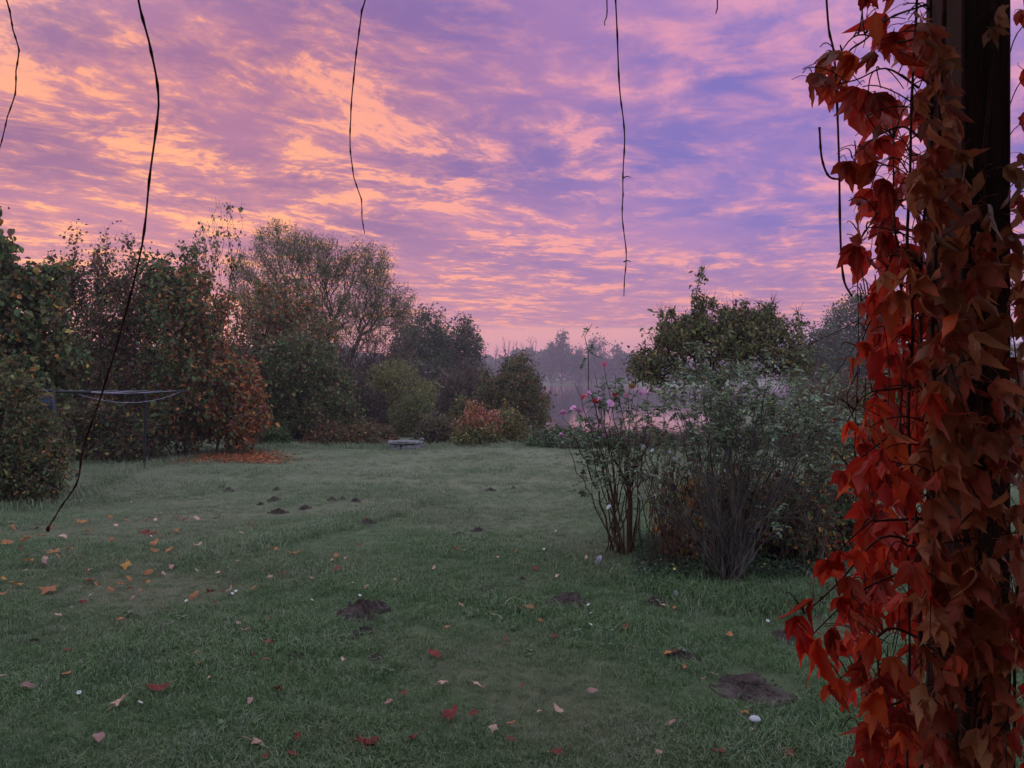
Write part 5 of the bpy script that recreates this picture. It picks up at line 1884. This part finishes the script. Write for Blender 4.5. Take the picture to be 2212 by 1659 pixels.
# ------------------------------------------------------------------ Virginia creeper on the post
def creeper_leaf_mesh(name, seed, k=5):
    """compound leaf hanging from its stalk: toothed leaflets fanned from one point, drooping and folded"""
    r = np.random.default_rng(seed)
    mb = MB()
    angs = {5: (-78, -40, 0, 38, 76), 4: (-60, -18, 22, 64), 3: (-50, 2, 48), 1: (0,)}[k]
    scs = {5: (.60, .9, 1, .88, .58), 4: (.7, 1, .95, .65), 3: (.75, 1, .8), 1: (1,)}[k]
    ts = np.array([0, .10, .22, .36, .50, .63, .75, .87, 1.0])
    wid = np.array([.03, .34, .62, .80, .82, .68, .50, .24, .0])
    for a, s in zip(angs, scs):
        a = math.radians(a + r.normal(0, 8)) * .8
        s *= r.uniform(.85, 1.12)
        d = np.array((math.sin(a), 0, -math.cos(a)))
        l = np.array((math.cos(a), 0, math.sin(a)))
        droop = r.uniform(.1, .7)
        yb = r.normal(0, .35)
        tw = r.normal(0, .7)
        fold = r.uniform(.05, .42)
        V = []
        for i, t in enumerate(ts):
            c = d * t * s * (1 - .15 * droop * t) + np.array((0, yb * t * t + r.normal(0, .008), -droop * t * t * .45)) * s
            th = tw * t
            lt = l * math.cos(th) + np.array((0, 1, 0)) * math.sin(th)
            w = wid[i] * .29 * s * (1 + (.14 if i % 2 else -.10))
            up = np.array((0, 1.0, 0))
            V += [c - lt * w * (1 + .08 * r.normal()) + up * w * fold + [0, .01 * r.normal(), 0], c, c + lt * w * (1 + .08 * r.normal()) + up * w * fold + [0, .01 * r.normal(), 0]]
        F = []
        for i in range(len(ts) - 1):
            F += [(i * 3, i * 3 + 1, i * 3 + 4, i * 3 + 3), (i * 3 + 1, i * 3 + 2, i * 3 + 5, i * 3 + 4)]
        col = np.zeros((len(V), 3))
        col[1::3] = 1.0
        mb.add(np.array(V), F, col)
    V, F, _ = tube(spline([(0, .55 + r.normal(0, .1), .35), (r.normal(0, .05), .25, .28), (0, 0, 0)], 5), .012, 4, False)
    mb.add(V, F, (1, 1, 1))
    return mb.mesh(name, M['creeper_leaf'], True)


CL = [creeper_leaf_mesh('creeper_leaf', 300 + i, (5, 3, 3, 4, 1, 3, 1, 3, 4, 1)[i]) for i in range(10)]


def build_creeper():
    r = np.random.default_rng(250)
    base = np.array(((POST_X0 + POST_X1) / 2 - .12, POST_Y0, 0.0))
    root = tag(empty('virginia_creeper', base), 'red and copper Virginia creeper climbing and hanging from the timber post', 'creeper')
    # outline of the curtain of leaves on the lake side of the post
    YY = [0, 60, 120, 220, 300, 340, 430, 540, 620, 700, 740, 850, 900, 940, 1000, 1060, 1150, 1210, 1290, 1330, 1400, 1440, 1500, 1560, 1600, 1660]
    LX = [1760, 1745, 1745, 1730, 1745, 1810, 1820, 1830, 1875, 1870, 1840, 1838, 1830, 1815, 1815, 1825, 1835, 1785, 1800, 1720, 1730, 1775, 1790, 1825, 1860, 1850]
    red = [(.70, .042, .022), (.78, .080, .030), (.52, .026, .024), (.80, .140, .040), (.60, .055, .030)]
    tan = [(.54, .22, .095), (.60, .29, .14), (.52, .17, .09), (.62, .23, .16), (.46, .12, .06)]
    leaves = []
    # 1. curtain between outline and post
    tries = 0
    while len(leaves) < 140 and tries < 5000:
        tries += 1
        yd = r.uniform(-60, 1640)
        lx = np.interp(yd, YY, LX)
        f = r.beta(1.15, 1.0)
        xd = lx + 25 + f * (2010 - lx - 20)
        # airy patches where the garden shows through
        if yd < 560 and r.random() > .62:
            continue
        if 1280 < yd < 1480 and 1880 < xd < 1990 and r.random() < .55:
            continue
        D = r.uniform(1.42, 1.85) if r.random() < .75 else r.uniform(1.28, 1.45)
        sz = r.uniform(62, 98) if yd > 560 else r.uniform(48, 82)
        c = red[r.integers(5)] if r.random() < .82 or xd < 1900 else tan[r.integers(5)]
        leaves.append((xd, yd - 20, D, sz, c))
    # 2. on the front of the post
    tries = 0
    while len(leaves) < 222 and tries < 5000:
        tries += 1
        yd = r.uniform(400, 1650)
        xd = r.uniform(1985, 2225)
        if r.random() > np.interp(yd, [400, 480, 620, 900, 1650], [.1, .6, .9, .8, .85]):
            continue
        c = tan[r.integers(5)] if r.random() < .72 else red[r.integers(5)]
        leaves.append((xd, yd - 30, r.uniform(1.24, 1.385), r.uniform(48, 92), c))
    # 3. single leaves high on the post and on its far side
    for xd, yd, s, c in ((2140, 60, 62, tan[0]), (1990, 40, 70, tan[3]), (2010, 150, 60, tan[4]), (2045, 130, 55, tan[1]), (2150, 30, 60, tan[1]), (2000, 260, 55, tan[3]), (2080, 330, 50, tan[1]), (2055, 390, 55, tan[2]), (2120, 370, 50, tan[0]), (2170, 360, 66, tan[1]),
                         (2205, 20, 60, red[4]), (2210, 150, 55, red[0]), (2215, 240, 50, red[2]), (2205, 330, 50, red[1]), (2200, 420, 55, red[2])):
        leaves.append((xd, yd, 1.33 if xd < 2190 else 1.6, s, c))
    for _ in range(22):
        leaves.append((r.uniform(2195, 2240), r.uniform(380, 1650), r.uniform(1.36, 1.7), r.uniform(45, 80), (tan + red)[r.integers(10)]))
    BR_ = ((1990, 80, 1810, 110, 1.6, .004), (1985, 190, 1760, 180, 1.62, .0035), (1990, 300, 1840, 330, 1.6, .004), (1995, 430, 1850, 520, 1.55, .004), (1990, 560, 1860, 640, 1.5, .004), (1990, 640, 1850, 760, 1.5, .004),
           (1990, 820, 1830, 900, 1.5, .004), (1990, 960, 1820, 1010, 1.5, .004), (1995, 1120, 1785, 1205, 1.5, .0045), (1995, 1180, 1720, 1330, 1.5, .0045), (1995, 1230, 1745, 1370, 1.5, .004), (1990, 1380, 1790, 1480, 1.5, .004), (1990, 1500, 1840, 1620, 1.45, .004))
    for xa, ya, xb, yb, Db, _ in BR_:
        for f in (1.0, .82, .62):
            leaves.append((xa + (xb - xa) * f + r.normal(0, 8), ya + (yb - ya) * f + r.normal(8, 8), 1.47 + (Db - 1.47) * f - .03, r.uniform(52, 84), red[r.integers(5)]))
    nb0 = len(leaves) - 3 * len(BR_)
    tip_leaves = []
    attach = []
    for i, (xd, yd, D, s, c) in enumerate(leaves):
        p = P(xd, yd, D)
        k = s / FD * D * r.uniform(.72, 1.08)
        me = CL[r.integers(10)]
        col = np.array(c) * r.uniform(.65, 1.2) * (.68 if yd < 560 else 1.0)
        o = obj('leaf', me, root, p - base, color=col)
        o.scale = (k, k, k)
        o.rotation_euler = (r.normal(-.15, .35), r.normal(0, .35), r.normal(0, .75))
        if i >= nb0:
            tip_leaves.append(o)
        attach.append(p + [0, .05, .03])
    # the remaining smaller leaves deeper in the curtain
    fol = {q: MB() for q in range(4)}
    for i in range(560):
        yd = r.uniform(20, 1660)
        lx = np.interp(yd, YY, LX) + 40
        front = r.random() < .58 and yd > 430
        xd = r.uniform(1990, 2225) if front else r.uniform(lx, 2010)
        if not front and yd < 430 and i % 3 == 0:
            front, xd = True, r.uniform(1975, 2075)
        D = r.uniform(1.30, 1.39) if front else r.uniform(1.5, 1.85)
        if not front and yd < 520 and (xd < 1880 or r.random() < .35):
            continue
        me = CL[r.integers(10)]
        vv = np.empty(len(me.vertices) * 3)
        me.vertices.foreach_get('co', vv)
        vv = vv.reshape(-1, 3)
        a, b, g = r.normal(-.15, .35), r.normal(0, .4), r.normal(0, .9)
        Rz = np.array([[math.cos(g), -math.sin(g), 0], [math.sin(g), math.cos(g), 0], [0, 0, 1]])
        Rx = np.array([[1, 0, 0], [0, math.cos(a), -math.sin(a)], [0, math.sin(a), math.cos(a)]])
        Ry = np.array([[math.cos(b), 0, math.sin(b)], [0, 1, 0], [-math.sin(b), 0, math.cos(b)]])
        k = r.uniform(40, 78) / FD * D
        p = P(xd, yd, D)
        fs = [tuple(f.vertices) for f in me.polygons]
        cc = np.zeros((len(vv), 3))
        fol[(2 if front else 0) + int(r.integers(2))].add((vv * k) @ (Rz @ Ry @ Rx).T + p, fs, cc)
        attach.append(p + [0, .04, .03])
    for q, cq in enumerate(((.66, .055, .03), (.46, .03, .022), (.54, .20, .09), (.42, .09, .05))):
        obj('foliage', fol[q].mesh('foliage', M['creeper_leaf'], True, base), root, kind='stuff', color=cq)
    attach = np.array(attach)
    # stems: thick ones against the post, then thinner ones out to the leaves
    stems = []
    for j, (xa, ya, Da, xb, yb, Db, rr) in enumerate(((2030, 1700, 1.385, 2045, -120, 1.385, .010), (2070, 1700, 1.375, 2010, -140, 1.39, .008), (2100, 1690, 1.38, 2150, -120, 1.385, .009), (1990, 1700, 1.45, 1985, -100, 1.48, .008), (2150, 1700, 1.37, 2120, 380, 1.385, .007),
                                                      (1960, 1690, 1.55, 1930, 300, 1.6, .006), (1900, 1680, 1.6, 1915, 700, 1.65, .005), (2010, 1120, 1.36, 2190, 900, 1.33, .005), (1960, 1180, 1.36, 2205, 1150, 1.33, .005), (2190, 1700, 1.4, 2200, -100, 1.5, .006))):
        a, b = P(xa, ya, Da), P(xb, yb, Db)
        t = np.linspace(0, 1, 12)[:, None]
        pts = a * (1 - t) + b * t + np.stack([np.cumsum(r.normal(0, .008, 12)), np.abs(r.normal(0, .004, 12)) * -1, np.zeros(12)], 1) * np.sin(np.pi * t)
        if ya > 1650:
            pts = np.concatenate([[pts[0] * [1, 1, 0] + [0, 0, -.05]], [pts[0] * [1, 1, .5]], pts])
        p2 = spline(pts, 40)
        m = MB()
        add_tube(m, p2, rr * .5 * (1 + .12 * r.standard_normal(40)).clip(.7, 1.5) * np.linspace(1, .6, 40), 7)
        obj('stem', m.mesh('stem', M['vine_bark'], True, base), root)
        stems.append(p2)
    # leafy side branches reaching out of the curtain
    for xa, ya, xb, yb, Db, rr in BR_:
        rr *= .7
        a, b = P(xa, ya, 1.47), P(xb, yb, Db)
        p2 = spline([a, (a * 2 + b) / 3 + [0, 0, .03] + r.normal(0, .012, 3), (a + 2 * b) / 3 + [0, 0, .02] + r.normal(0, .012, 3), b + [0, 0, -.01]], 16)
        m = MB()
        add_tube(m, p2, np.linspace(rr, rr * .4, 16), 6)
        bo = obj('branch', m.mesh('branch', M['vine_bark'], True, base), root)
        for lo in tip_leaves[:3]:
            lo.parent = bo
        del tip_leaves[:3]
        stems.append(p2)
    # leaf stalks and tendrils, too many and too thin to tell apart
    allp = np.concatenate(stems)
    m = MB()
    for q in attach:
        s = allp[np.argmin(np.linalg.norm(allp - q, axis=1))]
        add_tube(m, bez(s, (s + q) / 2 + [0, 0, .03] + r.normal(0, .01, 3), q, 6), np.linspace(.0016, .0010, 6), 4)
    for _ in range(90):
        xd, yd = r.uniform(1850, 2210), r.uniform(380, 1500)
        if xd > 2000 and yd < 600:
            continue
        D = r.uniform(1.3, 1.6) if xd > 1995 else r.uniform(1.45, 1.7)
        a = P(xd, yd, D)
        ln = r.uniform(.08, .35)
        add_tube(m, spline([a, a + [r.normal(0, .02), r.normal(0, .01), -ln * .5], a + [r.normal(0, .05), 0, -ln]], 8), np.linspace(.0014, .0007, 8), 4)
    obj('tendrils', m.mesh('tendrils', M['vine_bark'], True, base), root, kind='stuff')
    # bare runners hanging beside the curtain
    for pts, lb in (([(1782, -60), (1790, 60), (1803, 130), (1812, 330), (1815, 500), (1822, 600), (1840, 640)], 'thin bare creeper runner hanging in front of the creeper leaves'),
                    ([(1770, 275), (1775, 340), (1790, 380), (1815, 388)], 'short curved runner beside the creeper leaves'),
                    ([(2000, 10), (1920, 40), (1870, 85), (1835, 110), (1815, 150)], 'dark curved creeper twig at the top of the curtain')):
        w = np.array([P(a, b, 1.62) for a, b in pts])
        m = MB()
        p2 = spline(w, 30)
        add_tube(m, p2, .0022 * (1 + .35 * (np.arange(30) % 6 == 0)), 6)
        o = obj('vine_runner', m.mesh('vine_runner', M['vine_bark'], True, w[0]), loc=w[0])
        tag(o, lb, 'vine')


build_creeper()


def build_hanging_vines():
    r = np.random.default_rng(260)
    D = (POST_Y0 + POST_Y1) / 2 + .02
    vines = [([(10, -70), (15, 0), (32, 80), (37, 150), (25, 230), (0, 310), (-20, 350)], .0015, 'thin bare vine hanging beside the tallest hazel'),
             ([(290, -70), (300, 0), (325, 110), (335, 220), (318, 380), (300, 545), (240, 800), (185, 960), (165, 1040), (125, 1100), (105, 1138)], .0023, 'long thick bare vine curving down past the clothesline with red tip'),
             ([(800, -70), (795, 0), (770, 110), (755, 250), (765, 360), (778, 440), (790, 505)], .0015, 'bare vine hanging down to the top of the willow'),
             ([(1318, -70), (1325, 0), (1335, 180), (1350, 290), (1345, 400), (1344, 470), (1352, 570), (1348, 640)], .0015, 'bare vine hanging over the lake with small side tendrils'),
             ([(1314, -70), (1312, 0), (1307, 55)], .0016, 'short thin vine tip next to the vine over the lake'),
             ([(1555, -70), (1552, 0), (1545, 30)], .0016, 'short thin vine tip high above the apple tree')]
    for pts, rr, lb in vines:
        w = np.array([P(a, b, D) for a, b in pts])
        w[0] = [w[0][0], D, 2.76]
        n = 60
        p2 = spline(w, n)
        kn = np.arange(0, n + 5, 6)
        for ax_ in (0, 1):
            p2[:, ax_] += np.interp(np.arange(n), kn, np.concatenate([[0], r.normal(0, .0035 if len(pts) > 3 else .001, len(kn) - 1)]))
        root = tag(empty('hanging_vine', w[0]), lb, 'vine', 'bare vines hanging from the pergola beam')
        # knots where leaves once sat
        rad = np.linspace(rr, rr * .55, n)
        step = 4 if rr > .0014 and len(pts) > 3 else 20
        rad[step::step] *= 1.6
        m = MB()
        add_tube(m, p2, rad, 8)
        obj('stem', m.mesh('stem', M['vine_bark'], True, w[0]), root)
        if 'red tip' in lb:
            m = MB()
            add_tube(m, [p2[-1] + [0, 0, .003], p2[-1] + [-.002, 0, -.004], p2[-1] + [-.001, 0, -.009]], [.002, .0042, .0015], 7)
            o = obj('bud', m.mesh('bud', M['petal'], True, w[0]), root, color=(.25, .03, .02))
        if 'side tendrils' in lb:
            for yy, sx in ((384, 1), (566, 1), (390, .0)):
                if not sx:
                    continue
                a = P(1347, yy, D)
                m = MB()
                add_tube(m, spline([a, a + [.008, 0, .003], a + [.014, 0, 0]], 6), np.linspace(.0014, .0006, 6), 5)
                obj('tendril', m.mesh('tendril', M['vine_bark'], True, w[0]), root)


build_hanging_vines()


# ------------------------------------------------------------------ morning haze over garden and lake
def build_haze():
    m = bpy.data.materials.new('morning_haze')
    m.use_nodes = True
    t = NT(m.node_tree)
    o = t.n('ShaderNodeOutputMaterial')
    v = t.n('ShaderNodeVolumePrincipled')
    v.inputs['Color'].default_value = (.88, .74, .92, 1)
    v.inputs['Density'].default_value = .0010
    v.inputs['Anisotropy'].default_value = .25
    t.put(o.inputs['Volume'], v.outputs[0])
    b = MB()
    box(b, (0, 362, 12), (1560, 780, 40))
    me = b.mesh('haze', m)
    obj('haze', me, kind='stuff')


build_haze()
